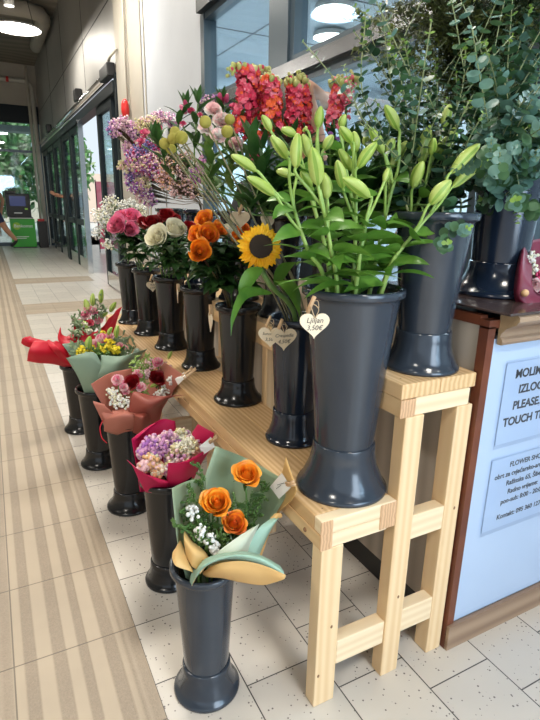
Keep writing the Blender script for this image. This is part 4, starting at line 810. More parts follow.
for i, (px, py, Y, r, l) in enumerate([(145, 135, 2.6, 6, 'crimson alstroemeria nearest the left edge of its bunch'), (157, 130, 2.55, 6, 'crimson alstroemeria above the leftmost billy buttons'), (141, 143, 2.6, 5, 'crimson alstroemeria lowest at the left'), (191, 112, 2.3, 4.5, 'crimson bud cluster at the top of the green leaves'), (183, 125, 2.3, 4, 'crimson bloom among the tall green leaves'), (222, 101, 2.1, 4.5, 'crimson bud left of the coral snapdragons'), (233, 108, 2.0, 5, 'crimson bloom touching the coral snapdragons'), (241, 133, 1.9, 4, 'small crimson bloom right of the carnations'), (254, 158, 1.6, 6, 'crimson bloom behind the left lily bud'), (200, 116, 2.2, 3.5, 'tiny crimson bud left of the carnations'), (240, 104, 2.0, 4, 'purple-red bloom beneath the snapdragon tip')]):
    headflower('alstroemeria', 'alstroemeria', l, 'u4' if px < 200 else 'u3', px, py, Y, r, MG, 120 + i, 12, nleaf=3, lm='roseleaf', lw=.025)
# tall leafy shoots between
def shoot(name, label, key, pts, seed, L, W, n, lm='roseleaf', stem='greenstem', tipmats=None, cat='foliage'):
    rn = R(seed); b0 = inbucket(key, rn.uniform(-.4, .4), rn.uniform(-.4, .4)); b1 = rimpt(key, rn.uniform(-.7, .7), rn.uniform(-.7, .7)); t = thing(name, label, cat, b0)
    cv = curve([b0, b1] + [at(*p) for p in pts], 24); MB().use(stem).tube(cv, .0034, 6).build('stem', t); lf = MB().use(lm)
    for i in range(n): an = i * 2.4 + rn.random(); leaf(lf, cv[9 + int(i * 14 / n)], V((math.cos(an), math.sin(an), .6 + .6 * rn.random())), L * rn.uniform(.7, 1.2), W, .25 + .3 * rn.random())
    for i in range(4): an = i * 1.57; leaf(lf, cv[-1], V((math.cos(an) * .5, math.sin(an) * .5, 1)), L * .7, W * .8, .1)
    lf.build('foliage', t, kind='stuff')
    if tipmats:
        mb = MB()
        for i in range(5): mb.use(rn.choice(tipmats)); q = V((rn.gauss(0, .012), rn.gauss(0, .012), rn.gauss(.01, .01))); mb.blob(cv[-1] + q, .010, 7, 5, d=q + V((0, 0, .02)), el=1.7)
        mb.build('tip_bud', t)
    return t
shoot('alstroemeria_shoot', 'leafy alstroemeria shoot with a pink bud behind the left billy buttons', 'u4', [(184, 170, 2.4), (178, 130, 2.4), (186, 108, 2.4)], 1, .12, .03, 16, tipmats=['magenta', 'pink'])
shoot('alstroemeria_shoot', 'tall leafy shoot rising between billy buttons and carnations', 'u4', [(198, 170, 2.3), (196, 130, 2.3), (198, 104, 2.3)], 2, .12, .03, 16)
shoot('alstroemeria_shoot', 'leafy shoot with spread dark leaves left of the billy buttons', 'u4', [(175, 180, 2.5), (162, 150, 2.5), (154, 139, 2.5)], 3, .13, .032, 14)
shoot('alstroemeria_shoot', 'leafy shoot behind the billy button stems, under the carnations', 'u3', [(215, 190, 2.0), (212, 165, 2.0), (210, 150, 2.0)], 4, .14, .035, 18, 'fern')
shoot('alstroemeria_shoot', 'leafy shoot standing beneath the right carnations', 'u3', [(232, 190, 1.95), (232, 165, 1.95), (230, 148, 1.95)], 5, .13, .03, 18, 'fern')
shoot('alstroemeria_shoot', 'leafy shoot right of the carnations topped by crimson buds', 'u3', [(224, 150, 2.1), (224, 120, 2.1), (222, 103, 2.1)], 6, .10, .026, 14, tipmats=['magenta'])
shoot('snapdragon_shoot', 'dark leafy shoot behind the lily buds at the left', 'u2', [(262, 200, 1.7), (262, 175, 1.7), (262, 150, 1.7)], 7, .12, .03, 20)
shoot('snapdragon_shoot', 'dark leafy shoot behind the lily buds in the centre', 'u2', [(290, 200, 1.7), (292, 170, 1.7), (292, 140, 1.7)], 8, .12, .03, 20)
shoot('snapdragon_shoot', 'dark leafy shoot behind the tallest lily buds', 'u2', [(322, 200, 1.65), (330, 170, 1.65), (330, 138, 1.65)], 9, .12, .03, 20)
shoot('snapdragon_shoot', 'dark leafy shoot behind the lily buds right of centre', 'u2', [(350, 200, 1.55), (360, 170, 1.55), (362, 145, 1.55)], 10, .12, .03, 20)
rn0 = R(91)
for i in range(13):
    x_ = 255 + i * 12.5; yt = rn0.uniform(140, 185)
    shoot('leafy_stem', 'one of the dark leafy stems packed behind the lily stems', 'u2' if x_ < 350 else 'euc', [(x_, 215, 1.6 if x_ < 350 else 1.36), (x_ + 3, 190, 1.6 if x_ < 350 else 1.38), (x_ + rn0.uniform(-6, 6), yt, 1.6 if x_ < 350 else 1.4)], 700 + i, .13, .038, 26)['group'] = 'dark leafy stems behind the lilies'
for i, (px, py) in enumerate([(330, 135), (338, 140), (345, 137)]): headflower('statice', 'statice', ['small violet blossom left of three behind the lily tips', 'small violet blossom, middle of three behind the lily tips', 'small violet blossom, right of three behind the lily tips'][i], 'u2', px, py, 1.5, 3.5, ['purple', 'blue'], 140 + i, 12)
# ------------------------------------------------------------------ eucalyptus
def euc(label, key, pts, seed, lr=.022, mats=('eu1', 'eu1', 'eu4'), tipm='eu3', n=24, side=3, start=.28, group=None, f0=None):
    rn = R(seed); b0 = inbucket(key, rn.uniform(-.5, .5), rn.uniform(-.5, .5)); x, y, z, H_, rt, rn_, hb = BK[key]; tip = at(*pts[-1]) if not isinstance(pts[-1], V) else pts[-1]; L2 = V((tip.x - x, tip.y - y)); L2 = L2.normalized() * min(.8, L2.length / rt) if L2.length > 0 else V((0, 0))
    b1 = rimpt(key, L2.x, L2.y, -.01); t = thing('eucalyptus_branch', label, 'eucalyptus', b0, group); P_ = [at(*p) if not isinstance(p, V) else p for p in pts]
    cv = curve([b0, b1] + P_, 36); st = MB().use('eustem'); st.tube(cv, [.0042 - .003 * i / 36 for i in range(37)], 6); lf = MB()
    def pair(q, d, r, m, ph):
        d, a, b = frame(d)
        for s in (0, PI):
            ax = (a * math.cos(ph + s) + b * math.sin(ph + s) + d * .35 + V((rn.gauss(0, .12), rn.gauss(0, .12), rn.gauss(0, .12)))).normalized(); up = (d - ax * d.dot(ax)).normalized(); sd = ax.cross(up); c = q + ax * r * 1.05; k = 9; cup = r * rn.uniform(.05, .3)
            vs = [c - up * cup * .6] + [c + ax * r * math.cos(2 * PI * j / k) * (1.1 if j == 0 else 1) + sd * r * .92 * math.sin(2 * PI * j / k) for j in range(k)]
            lf.use(m); lf.add(vs, [(0, 1 + j, 1 + (j + 1) % k) for j in range(k)])
    def along(c, r0, i0, nn, ph0):
        for i in range(nn):
            v = i0 + (1 - i0) * i / (nn - 1); k = min(len(c) - 2, int(v * (len(c) - 1))); d = c[k + 1] - c[k]; r = r0 * (1.05 - .75 * max(0, v - .45) / .55) * rn.uniform(.8, 1.15)
            m = tipm if v > .9 else rn.choice(mats); pair(c[k].lerp(c[k + 1], v * (len(c) - 1) - k), d, r, m, ph0 + i * PI / 2 + rn.uniform(-.3, .3))
    along(cv, lr, start, n, rn.random() * 3)
    for s in range(side):
        k = int(12 + 20 * rn.random()); q = cv[k]; d = (cv[k + 1] - cv[k]).normalized(); an = rn.random() * 6.28; o = V((math.cos(an), math.sin(an), .5 + rn.random() * .5)).normalized(); L = rn.uniform(.12, .24); c2 = curve([q, q + (d + o) * L * .5, q + (d * .8 + o) * L * .9], 10); st.tube(c2, .0016, 4); along(c2, lr * .75, .2, 9, rn.random() * 3)
    st.build('stem', t); lf.build('foliage', t, kind='stuff')
E1 = [
 ('airy eucalyptus branch furthest left, tip high beside the window beam', 'euc', [(385, 150, 1.3), (362, 90, 1.35), (366, 12, 1.4)]),
 ('eucalyptus branch arching left over the last snapdragon', 'euc', [(385, 160, 1.3), (358, 110, 1.3), (344, 66, 1.3)]),
 ('eucalyptus branch rising straight behind the tallest lily bud', 'euc', [(400, 150, 1.3), (392, 90, 1.35), (390, 35, 1.4)]),
 ('eucalyptus branch with silvery leaves left of the pale main stem', 'euc', [(412, 150, 1.2), (412, 90, 1.22), (404, 40, 1.25)]),
 ('eucalyptus branch with a long bare pale stem in the middle', 'euc', [(445, 150, 1.15), (462, 90, 1.12), (466, 40, 1.12)]),
 ('eucalyptus branch leaning right above the long lily buds', 'euc', [(455, 160, 1.2), (490, 110, 1.2), (512, 70, 1.22)]),
 ('eucalyptus branch drooping right over the upper bucket rim', 'euc', [(455, 190, 1.15), (478, 165, 1.12), (500, 150, 1.12)]),
 ('dark eucalyptus branch deep behind the lily cluster', 'euc', [(425, 160, 1.35), (430, 110, 1.4), (436, 60, 1.45)]),
 ('dark eucalyptus branch filling the gap behind the crowned lilies', 'euc', [(405, 170, 1.35), (412, 130, 1.42), (418, 95, 1.45)]),
 ('short eucalyptus branch just above the upper bucket rim', 'euc', [(440, 195, 1.2), (450, 175, 1.2), (455, 160, 1.2)]),
 ('short eucalyptus branch low behind the right lily stem', 'euc', [(420, 200, 1.3), (415, 175, 1.35), (408, 158, 1.38)]),
 ('eucalyptus sprig hanging down over the upper bucket rim', 'euc', [(440, 215, 1.13), (444, 228, 1.10), (441, 238, 1.09)]),
]
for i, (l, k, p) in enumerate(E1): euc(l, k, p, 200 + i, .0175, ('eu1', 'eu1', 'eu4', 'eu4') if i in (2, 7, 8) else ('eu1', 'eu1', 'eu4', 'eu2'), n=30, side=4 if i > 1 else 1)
E2 = [
 ('tall eucalyptus branch at the top right rising beside the feathery greens', [(505, 120, 1.2), (508, 60, 1.2), (513, -8, 1.2)]),
 ('eucalyptus branch with bluish leaves at the right edge', [(525, 140, 1.15), (535, 90, 1.12), (545, 50, 1.1)]),
 ('bluish eucalyptus branch arching down at the right edge', [(525, 150, 1.12), (540, 130, 1.08), (552, 130, 1.05)]),
 ('bluish eucalyptus branch sweeping left above the counter bucket', [(495, 175, 1.12), (475, 165, 1.08), (455, 170, 1.06)]),
 ('eucalyptus branch hanging down in front of the counter bucket', [(516, 165, 1.08), (519, 190, 1.05), (518, 222, 1.04)]),
 ('large-leaved eucalyptus branch above the counter bucket', [(510, 150, 1.12), (512, 120, 1.08), (520, 100, 1.06)]),
 ('eucalyptus branch between the counter bucket and long lily buds', [(500, 160, 1.15), (490, 130, 1.12), (484, 105, 1.1)]),
 ('dark eucalyptus branch behind the middle of the counter bucket', [(495, 130, 1.35), (478, 85, 1.38), (470, 50, 1.4)]),
 ('dark eucalyptus branch rising behind at the upper right', [(515, 120, 1.35), (520, 70, 1.38), (528, 30, 1.4)]),
 ('pale-tipped eucalyptus branch crossing the centre right', [(500, 130, 1.22), (496, 85, 1.2), (484, 42, 1.18)]),
 ('short bluish eucalyptus branch at the counter bucket rim', [(505, 178, 1.1), (495, 180, 1.05), (488, 184, 1.03)]),
 ('short eucalyptus branch at the right rim of the counter bucket', [(525, 175, 1.12), (532, 170, 1.08), (540, 172, 1.05)]),
]
for i, (l, p) in enumerate(E2): euc(l, 'cnt', p, 240 + i, .022, ('eu2', 'eu2', 'eu1') if i in (1, 2, 3, 5, 6, 10, 11) else (('eu4', 'eu4', 'eu1') if i in (7, 8) else ('eu1', 'eu2', 'eu1')), n=26, side=4, tipm='eu3' if i in (0, 4, 9) else 'eu2')
rn0 = R(77)
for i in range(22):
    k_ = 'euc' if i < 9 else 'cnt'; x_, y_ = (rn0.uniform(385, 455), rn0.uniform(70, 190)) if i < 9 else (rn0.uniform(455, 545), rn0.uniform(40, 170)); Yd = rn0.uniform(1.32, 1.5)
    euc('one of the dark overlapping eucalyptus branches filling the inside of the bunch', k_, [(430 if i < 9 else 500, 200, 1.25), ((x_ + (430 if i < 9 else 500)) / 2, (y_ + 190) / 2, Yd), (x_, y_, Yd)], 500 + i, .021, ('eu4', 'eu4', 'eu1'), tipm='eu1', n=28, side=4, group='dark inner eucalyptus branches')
# feathery dark greens at top right
def plume(label, pts, seed, mats, key='cnt', n=900, spread=.09):
    rn = R(seed); b0 = inbucket(key, rn.uniform(-.4, .4), rn.uniform(-.1, .5)); b1 = rimpt(key, rn.uniform(-.5, .5), rn.uniform(0, .7)); t = thing('feathery_branch', label, 'greenery', b0)
    cv = curve([b0, b1] + [at(*p) for p in pts], 30); st = MB().use('eustem'); st.tube(cv, [.004 - .003 * i / 30 for i in range(31)], 5); lf = MB()
    for i in range(46):
        k = int(11 + 19 * i / 46); q = cv[min(k, 30)]; an = rn.random() * 6.28; d = (cv[min(k + 1, 30)] - cv[min(k + 1, 30) - 1]).normalized(); o = (V((math.cos(an), math.sin(an), 0)) * .75 + d * rn.uniform(.5, 1.1)).normalized(); L = spread * rn.uniform(.6, 1.4); e = q + o * L; st.tube([q, e], [.0012, .0006], 3)
        for j in range(n // 46):
            v = rn.random() ** .8; c = q.lerp(e, v) + V((rn.gauss(0, .006), rn.gauss(0, .006), rn.gauss(0, .006))); a = V((rn.gauss(0, 1), rn.gauss(0, 1), rn.gauss(.6, 1))).normalized(); b = a.orthogonal().normalized(); s = .009 * rn.uniform(.6, 1.3); lf.use(rn.choice(mats)); lf.add([c - a * s, c + b * s * .5, c + a * s, c - b * s * .5], [(0, 1, 2, 3)])
    st.build('stem', t); lf.build('foliage', t, kind='stuff')
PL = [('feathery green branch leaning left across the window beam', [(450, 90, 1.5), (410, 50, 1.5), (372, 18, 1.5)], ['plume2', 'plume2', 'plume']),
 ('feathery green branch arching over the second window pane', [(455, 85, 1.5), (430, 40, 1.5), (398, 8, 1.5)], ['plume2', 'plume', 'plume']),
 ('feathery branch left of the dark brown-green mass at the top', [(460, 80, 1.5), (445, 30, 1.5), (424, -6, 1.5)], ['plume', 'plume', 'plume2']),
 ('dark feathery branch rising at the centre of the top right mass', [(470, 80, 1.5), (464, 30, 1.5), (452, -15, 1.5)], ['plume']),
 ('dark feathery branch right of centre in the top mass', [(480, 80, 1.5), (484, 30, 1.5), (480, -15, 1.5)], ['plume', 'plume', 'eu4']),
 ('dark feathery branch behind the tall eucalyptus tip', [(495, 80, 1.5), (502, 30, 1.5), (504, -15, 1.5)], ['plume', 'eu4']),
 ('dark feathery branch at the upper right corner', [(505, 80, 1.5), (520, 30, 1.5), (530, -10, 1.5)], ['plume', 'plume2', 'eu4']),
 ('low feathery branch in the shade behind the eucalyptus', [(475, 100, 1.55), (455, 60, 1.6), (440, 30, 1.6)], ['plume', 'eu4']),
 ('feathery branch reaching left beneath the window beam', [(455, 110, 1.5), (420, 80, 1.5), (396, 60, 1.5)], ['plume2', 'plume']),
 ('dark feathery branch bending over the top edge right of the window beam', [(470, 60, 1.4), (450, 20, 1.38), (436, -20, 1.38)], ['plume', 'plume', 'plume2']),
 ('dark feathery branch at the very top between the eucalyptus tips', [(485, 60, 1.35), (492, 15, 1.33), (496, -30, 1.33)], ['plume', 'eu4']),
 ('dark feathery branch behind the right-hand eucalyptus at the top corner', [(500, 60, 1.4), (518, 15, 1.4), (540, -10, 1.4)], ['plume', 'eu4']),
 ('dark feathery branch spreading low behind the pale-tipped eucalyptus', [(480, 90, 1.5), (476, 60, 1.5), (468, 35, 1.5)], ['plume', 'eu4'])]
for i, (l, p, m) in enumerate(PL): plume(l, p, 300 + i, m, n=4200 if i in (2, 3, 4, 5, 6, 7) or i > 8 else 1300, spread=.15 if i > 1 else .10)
# ------------------------------------------------------------------ bouquets
at_free = at
def at(px, py, Y):
    p = at_free(px, py, Y); lim = .700 + max(0, p.z - .67) * 1.5
    return atx(px, py, lim) if p.x > lim and Y < 3 and Y > 1.15 and p.z < .8 else p

def cr(P, t):
    k = len(P) - 1; t = t * k; j = min(int(t), k - 1); t -= j
    a = P[j - 1] if j > 0 else P[0] * 2 - P[1]; b = P[j]; c = P[j + 1]; d = P[j + 2] if j + 2 <= k else P[k] * 2 - P[k - 1]
    return .5 * ((2 * b) + (c - a) * t + (2 * a - 5 * b + 4 * c - d) * t * t + (3 * b - a - 3 * c + d) * t ** 3)
BCUR = [1.27, .07]
def sheet(t, rows, front, back, nu=18, nv=18, ruf=0, sharp=False, **props):
    if BCUR: rows = [[(px, py, BCUR[0] + max(-BCUR[1], min(BCUR[1], yy - BCUR[0]))) for px, py, yy in rows[0]]] + rows[1:]
    P_ = [[at(*p) for p in r] for r in rows]
    def f(u, v):
        col = [cr(r, u) for r in P_]; q = cr(col, v)
        if ruf: q = q + V((0, 1, .3)) * ruf * math.sin(u * 13 + v * 4) * v
        return q
    mb = MB().use(front); mb.grid(f, nu, nv); mb.use(back); mb.use(front)
    o = mb.build('wrapping_paper', t, **props); s = o.modifiers.new('s', 'SOLIDIFY'); s.thickness = .0012; s.offset = 0; s.material_offset = 1; s.material_offset_rim = 0
    return o
def near(p, k=.045): return p + (V((0, 0, H)) - p).normalized() * k
def pin(t, px, py, Y, dx, dy, L=.06):
    a = near(at(px, py, Y), .052); b = near(at(px + dx, py + dy, Y - .01), .052); d = (b - a).normalized() * L; mb = MB().use('pin'); n = V((0, .006, .003)); mb.tube([a, a + d * .5, a + d], [.005, .0055, .004], 4); mb.tube([a + n, a + d * .5 + n * .6, a + d + n * 1.6], [.005, .0055, .004], 4); return mb.build('clothespin', t)
def cardm(t, quad, **k):
    P_ = [near(at(*p)) for p in quad]; mb = MB().use('card'); n = V((.0, .0015, .0)); mb.add(P_ + [p + n for p in P_], [(0, 1, 2, 3), (7, 6, 5, 4), (0, 4, 5, 1), (1, 5, 6, 2), (2, 6, 7, 3), (3, 7, 4, 0)]); return mb.build('card', t, False, **k)
def bq(name, label, key): x, y, z, H_, rt, rn_, hb = BK[key]; return thing(name, label, 'bouquet', (x, y, z + H_))
def bundle(t, key, n=9, m='greenstem', top=None):
    x, y, z, H_, rt, rn_, hb = BK[key]; mb = MB().use(m); rn = R(n)
    for i in range(n): an = i * 2.4; mb.tube([(x + .03 * math.cos(an), y + .03 * math.sin(an), z + hb), (x + .02 * math.cos(an), y + .02 * math.sin(an), z + H_ - .02), top + V((rn.gauss(0, .04), rn.gauss(0, .03), 0)) if top else (x, y, z + H_ + .08)], .003, 5)
    mb.build('stem', t)
def spray(t, part, clusters, mats, n, size, seed, label=None, stemc='fern'):
    rn = R(seed); fl = MB(); st = MB().use(stemc)
    for (px, py, Y, rpx) in clusters:
        c = at(px, py, Y); dep = -(MW.transposed() @ (c - V((0, 0, H)))).z; Rr = rpx * dep / FPX
        for i in range(n):
            d = V((rn.gauss(0, 1), rn.gauss(0, 1), rn.gauss(0, 1))).normalized() * Rr * rn.random() ** .5; fl.use(mats[max(0, min(len(mats) - 1, int(((noise.noise((c + d) * 9 + V((seed * 3, 0, 0))) * .5 + .5 + rn.uniform(-.15, .15)) - .2) / .6 * len(mats))))]); fl.blob(c + d, size * rn.uniform(.7, 1.3), 6, 4)
            if i % 6 == 0: st.tube([c - V((0, 0, Rr * 1.2)), c + d], .0009, 3)
    o = fl.build(part, t, kind='stuff'); st.build('twig', t)
    if label: o['label'] = label
def sprigs(t, roots, n, L, seed, m='fern', leafsz=.006, part='greenery'):
    rn = R(seed); mb = MB().use(m)
    for (px, py, Y, tx, ty, tY) in roots:
        a = at(px, py, Y); b = at(tx, ty, tY); cv = curve([a, a.lerp(b, .5) + V((0, 0, .01)), b], 10); mb.tube(cv, .0013, 4)
        for i in range(n):
            q = a.lerp(b, .15 + .85 * i / n); d = V((rn.gauss(0, 1), rn.gauss(0, 1), rn.gauss(.5, 1))).normalized(); e = q + d * L * rn.uniform(.4, 1); mb.tube([q, e], .0007, 3)
            for j in range(6): mb.blob(q.lerp(e, .3 + .14 * j) + V((rn.gauss(0, .002),) * 3), leafsz * rn.uniform(.4, .8), 5, 3, d=d, el=1.3)
    mb.build(part, t, kind='stuff')
def brose(t, px, py, Y, rpx, mats, seed, face, label=None, n=22):
    h = at(px, py, Y); dep = -(MW.transposed() @ (h - V((0, 0, H)))).z; mb = MB(); rose(mb, h, V(face).normalized(), rpx * dep / FPX, seed, mats, n); mb.use('greenstem').tube([h - V(face).normalized() * .03, h - V((0, 0, .12))], .003, 6); o = mb.build('rose', t)
    if label: o['label'] = label
def bfrill(t, part, px, py, Y, rpx, mats, seed, face=(-.3, -.6, .7), n=26):
    h = at(px, py, Y); dep = -(MW.transposed() @ (h - V((0, 0, H)))).z; mb = MB(); dahlia(mb, h, V(face).normalized(), rpx * dep / FPX, mats, seed, n); mb.use('greenstem').tube([h, h - V((0, 0, .12))], .003, 5); mb.build(part, t)
# 1: orange roses in sage / kraft paper
Y = 1.27
t = bq('rose_bouquet', 'bouquet of three orange roses in sage, mint and kraft paper, nearest on the floor', 'f1')
bundle(t, 'f1', 7, 'greenstem', at(215, 545, 1.27))
sheet(t, [[(200, 585, 1.33), (210, 588, 1.36), (222, 585, 1.36)], [(196, 530, 1.36), (228, 545, 1.40), (258, 540, 1.36)], [(202, 488, 1.38), (240, 500, 1.44), (284, 500, 1.38)], [(215.5, 446, 1.40), (250, 460, 1.45), (291, 484, 1.38)]], 'sage', 'sage')
sheet(t, [[(186, 578, 1.26), (195, 582, 1.33), (205, 585, 1.34)], [(178, 545, 1.24), (190, 540, 1.34), (204, 540, 1.36)], [(174, 510, 1.24), (188, 500, 1.34), (205, 500, 1.37)], [(172, 488, 1.25), (188, 481, 1.33), (206, 478, 1.37)]], 'sage', 'kraft')
sheet(t, [[(250, 570, 1.30), (258, 566, 1.33)], [(268, 520, 1.38), (276, 518, 1.40)], [(279, 485, 1.40), (292, 500, 1.40)], [(286, 457, 1.42), (297, 490, 1.38)]], 'kraft', 'kraft')
sheet(t, [[(205, 574, 1.17), (222, 576, 1.16), (240, 573, 1.18)], [(214, 556, 1.15), (232, 562, 1.13), (246, 556, 1.16)], [(232, 541, 1.15), (245, 542, 1.14), (256, 532, 1.18)], [(252, 528, 1.17), (256, 526, 1.17), (259, 524, 1.19)]], 'palemint', 'sage')
sheet(t, [[(240, 572, 1.18), (248, 574, 1.19), (256, 566, 1.22)], [(246, 553, 1.16), (254, 556, 1.17), (262, 548, 1.22)], [(257, 530, 1.18), (268, 532, 1.18), (274, 524, 1.24)], [(273, 517, 1.21), (277, 519, 1.19), (280, 516, 1.23)]], 'mint', 'mint')
MB().use('kraft').tube([at(272, 520, 1.205), at(276, 516, 1.21), at(280, 515.5, 1.225)], .008, 8, False).build('wrapping_paper', t, label='rolled kraft paper edge')
sheet(t, [[(176, 548, 1.24), (173, 552, 1.22), (172, 558, 1.2)], [(180, 540, 1.25), (178, 556, 1.19), (176, 566, 1.17)], [(184, 548, 1.22), (188, 566, 1.17), (190, 571, 1.16)], [(190, 560, 1.2), (192, 568, 1.17), (193, 573, 1.165)]], 'kraft', 'sage')
sheet(t, [[(184, 530, 1.24), (184, 540, 1.21), (186, 556, 1.18)], [(190, 539, 1.22), (194, 552, 1.17), (192, 566, 1.165)], [(200, 547, 1.2), (204, 556, 1.16), (197, 570, 1.16)], [(207, 554, 1.18), (209, 562, 1.16), (200, 574, 1.16)]], 'kraft', 'sage')
# front folded lip: mint on top, kraft underside curling outward to the right
sheet(t, [[(191, 588, 1.155), (190, 580, 1.15), (192, 572, 1.15)], [(196, 578, 1.15), (200, 568, 1.13), (205, 559, 1.15)], [(206, 566, 1.13), (215, 560, 1.10), (225, 553, 1.14)], [(226, 560, 1.11), (238, 555, 1.07), (244, 551.5, 1.12)], [(250, 566, 1.08), (262, 560, 1.04), (262, 556, 1.08)], [(278, 578, 1.04), (284, 574, 1.01), (280, 566, 1.04)]], 'kraft', 'mint')
sheet(t, [[(203, 572, 1.14), (203, 574, 1.14), (206, 577, 1.16)], [(217, 564, 1.11), (217, 572, 1.11), (222, 578, 1.14)], [(240, 561, 1.07), (240, 573, 1.07), (240, 582, 1.10)], [(262, 565, 1.04), (264, 576, 1.04), (262, 585, 1.06)], [(286, 575, 1.0), (284, 579, 1.0), (276, 582, 1.02)]], 'kraft', 'kraft')
brose(t, 247, 473.5, 1.30, 15, ('orange', 'yorange'), 401, (-.1, -.5, .86), 'orange rose furthest back'); brose(t, 217, 502, 1.25, 16, ('orange', 'yorange'), 402, (-.3, -.55, .78), 'orange rose at the left'); brose(t, 234.5, 523, 1.22, 13, ('orange2', 'orange'), 403, (-.1, -.6, .8), 'smaller orange rose in front')
spray(t, 'gypsophila', [(192, 512, 1.24, 9), (208, 541, 1.19, 10), (200, 531, 1.2, 7), (216, 549, 1.18, 6)], ['white', 'white'], 26, .0055, 1)
sprigs(t, [(214, 545, 1.27, 172, 524, 1.22), (214, 545, 1.27, 184, 508, 1.26), (224, 545, 1.28, 258, 500, 1.3), (228, 545, 1.28, 262, 512, 1.27), (214, 545, 1.3, 199, 462, 1.36), (210, 545, 1.27, 190, 488, 1.28), (225, 540, 1.28, 236, 500, 1.3), (222, 548, 1.24, 244, 515, 1.25), (210, 550, 1.22, 198, 536, 1.2), (215, 550, 1.24, 220, 535, 1.2), (230, 530, 1.3, 270, 482, 1.36)], 22, .05, 2, 'fern', .006)
lf = MB().use('roseleaf')
for (px, py, yy, dx) in ((235, 510, 1.26, .3), (228, 506, 1.27, -.2), (250, 498, 1.29, .6), (222, 525, 1.23, -.5), (243, 530, 1.23, .7)): leaf(lf, at(px, py, yy), V((dx, -.4, .5)), .06, .035, .6)
lf.build('foliage', t, kind='stuff')
cd_ = cardm(t, [(270, 487, 1.33), (279, 499, 1.32), (291, 487.5, 1.33), (282, 473, 1.34)], label='small white price card')
lm_ = MB().use('ink')
for (a_, b_) in (((277, 485, 1.317), (284, 483, 1.317)), ((276, 489, 1.316), (281, 485, 1.316))): lm_.tube([near(at(*a_), .048), near(at(*b_), .048)], .0006, 4)
lm_.build('pen_mark', cd_); pin(t, 287, 485, 1.325, 14, -1, .055)
# 2: magenta wrap, dyed gypsophila
t = bq('gypsophila_bouquet', 'round bouquet of dyed lilac and cream gypsophila in magenta paper', 'f2'); bundle(t, 'f2', 7, 'greenstem', at(165, 470, 1.82)); B = 1.82; BCUR = [B, .055]
sheet(t, [[(140, 492, B), (158, 492, B + .08), (178, 490, B + .08)], [(137, 470, B + .02), (155, 450, B + .13), (178, 450, B + .14)], [(132, 441, B), (148, 430, B + .14), (176, 428, B + .17)], [(134, 441, B - .0), (160, 420, B + .16), (175, 421, B + .18)]], 'magpaper', 'magpaper')
sheet(t, [[(178, 490, B + .08), (190, 485, B + .04)], [(180, 450, B + .14), (205, 455, B + .1)], [(190, 436, B + .16), (212, 440, B + .1)], [(198, 424, B + .17), (214, 433, B + .1)]], 'magpaper', 'magpaper')
sheet(t, [[(145, 492, B - .07), (155, 493, B - .09), (168, 492, B - .09)], [(138, 478, B - .08), (152, 478, B - .1), (168, 482, B - .11)], [(132, 465, B - .08), (145, 474, B - .1), (168, 483, B - .12)], [(127, 460, B - .07), (136, 468, B - .1), (160, 484, B - .12)]], 'magpaper', 'magpaper')
sheet(t, [[(166, 492, B - .09), (180, 492, B - .08), (190, 487, B - .02)], [(167, 476, B - .11), (185, 474, B - .11), (200, 466, B - .03)], [(168, 466, B - .12), (188, 463, B - .12), (209, 451, B - .03)], [(168, 463, B - .12), (185, 461, B - .12), (212, 446, B - .02)]], 'magpaper', 'magpaper')
spray(t, 'gypsophila', [(155, 447, B, 13), (145, 452, B, 8), (168, 443, B + .05, 12)], ['lilac', 'purple', 'lilac', 'blush', 'lilac'], 300, .0072, 11, 'lilac florets')
spray(t, 'gypsophila', [(150, 462, B - .04, 9), (143, 467, B - .06, 6), (158, 470, B - .06, 7)], ['peach', 'cream', 'peach', 'blush'], 170, .0075, 12, 'peach and cream florets')
spray(t, 'gypsophila', [(176, 455, B - .02, 13), (190, 447, B + .02, 11), (182, 437, B + .07, 9), (198, 452, B + .02, 7), (170, 470, B - .06, 8)], ['blush', 'white', 'lilac', 'blush', 'paleyellow', 'cream'], 210, .0072, 13, 'blush and cream florets')
cardm(t, [(199, 447, B - .02), (203, 455, B - .02), (215, 447, B - .02), (211, 437, B - .02)], label='small white price card'); pin(t, 210, 443, B - .03, 10, -8, .06)
# 3: salmon wrap with red roses
t = bq('mixed_bouquet', 'bouquet of dark red roses and white gypsophila in salmon paper', 'f3'); bundle(t, 'f3', 8, 'greenstem', at(135, 410, 2.42)); B = 2.42; BCUR = [B, .05]
sheet(t, [[(112, 433, B), (122, 433, B + .06), (135, 430, B + .08)], [(105, 410, B - .02), (118, 400, B + .1), (140, 395, B + .15)], [(95, 392, B - .03), (112, 382, B + .1), (134, 376, B + .16)], [(91, 384, B - .03), (110, 373, B + .12), (132, 368.5, B + .17)]], 'salmon', 'salmon_dark')
sheet(t, [[(135, 430, B + .08), (150, 430, B + .06)], [(145, 395, B + .15), (168, 400, B + .1)], [(155, 370, B + .18), (180, 382, B + .12)], [(160, 359, B + .2), (188, 378, B + .1)]], 'salmon', 'salmon')
sheet(t, [[(130, 434, B - .09), (145, 434, B - .1), (158, 427, B - .06)], [(129, 412, B - .12), (148, 415, B - .15), (165, 402, B - .08)], [(131, 396, B - .13), (152, 404, B - .2), (175, 396, B - .08)], [(134, 391, B - .12), (156, 396, B - .16), (186, 395, B - .05)]], 'salmon_dark', 'salmon')
sheet(t, [[(104, 431, B - .06), (118, 435, B - .09), (132, 434, B - .1)], [(104, 420, B - .08), (120, 418, B - .14), (136, 420, B - .14)], [(103, 417, B - .08), (125, 412, B - .12), (142, 416, B - .15)], [(102, 413, B - .07), (112, 411, B - .08), (128, 408, B - .1)]], 'salmon', 'salmon_dark')
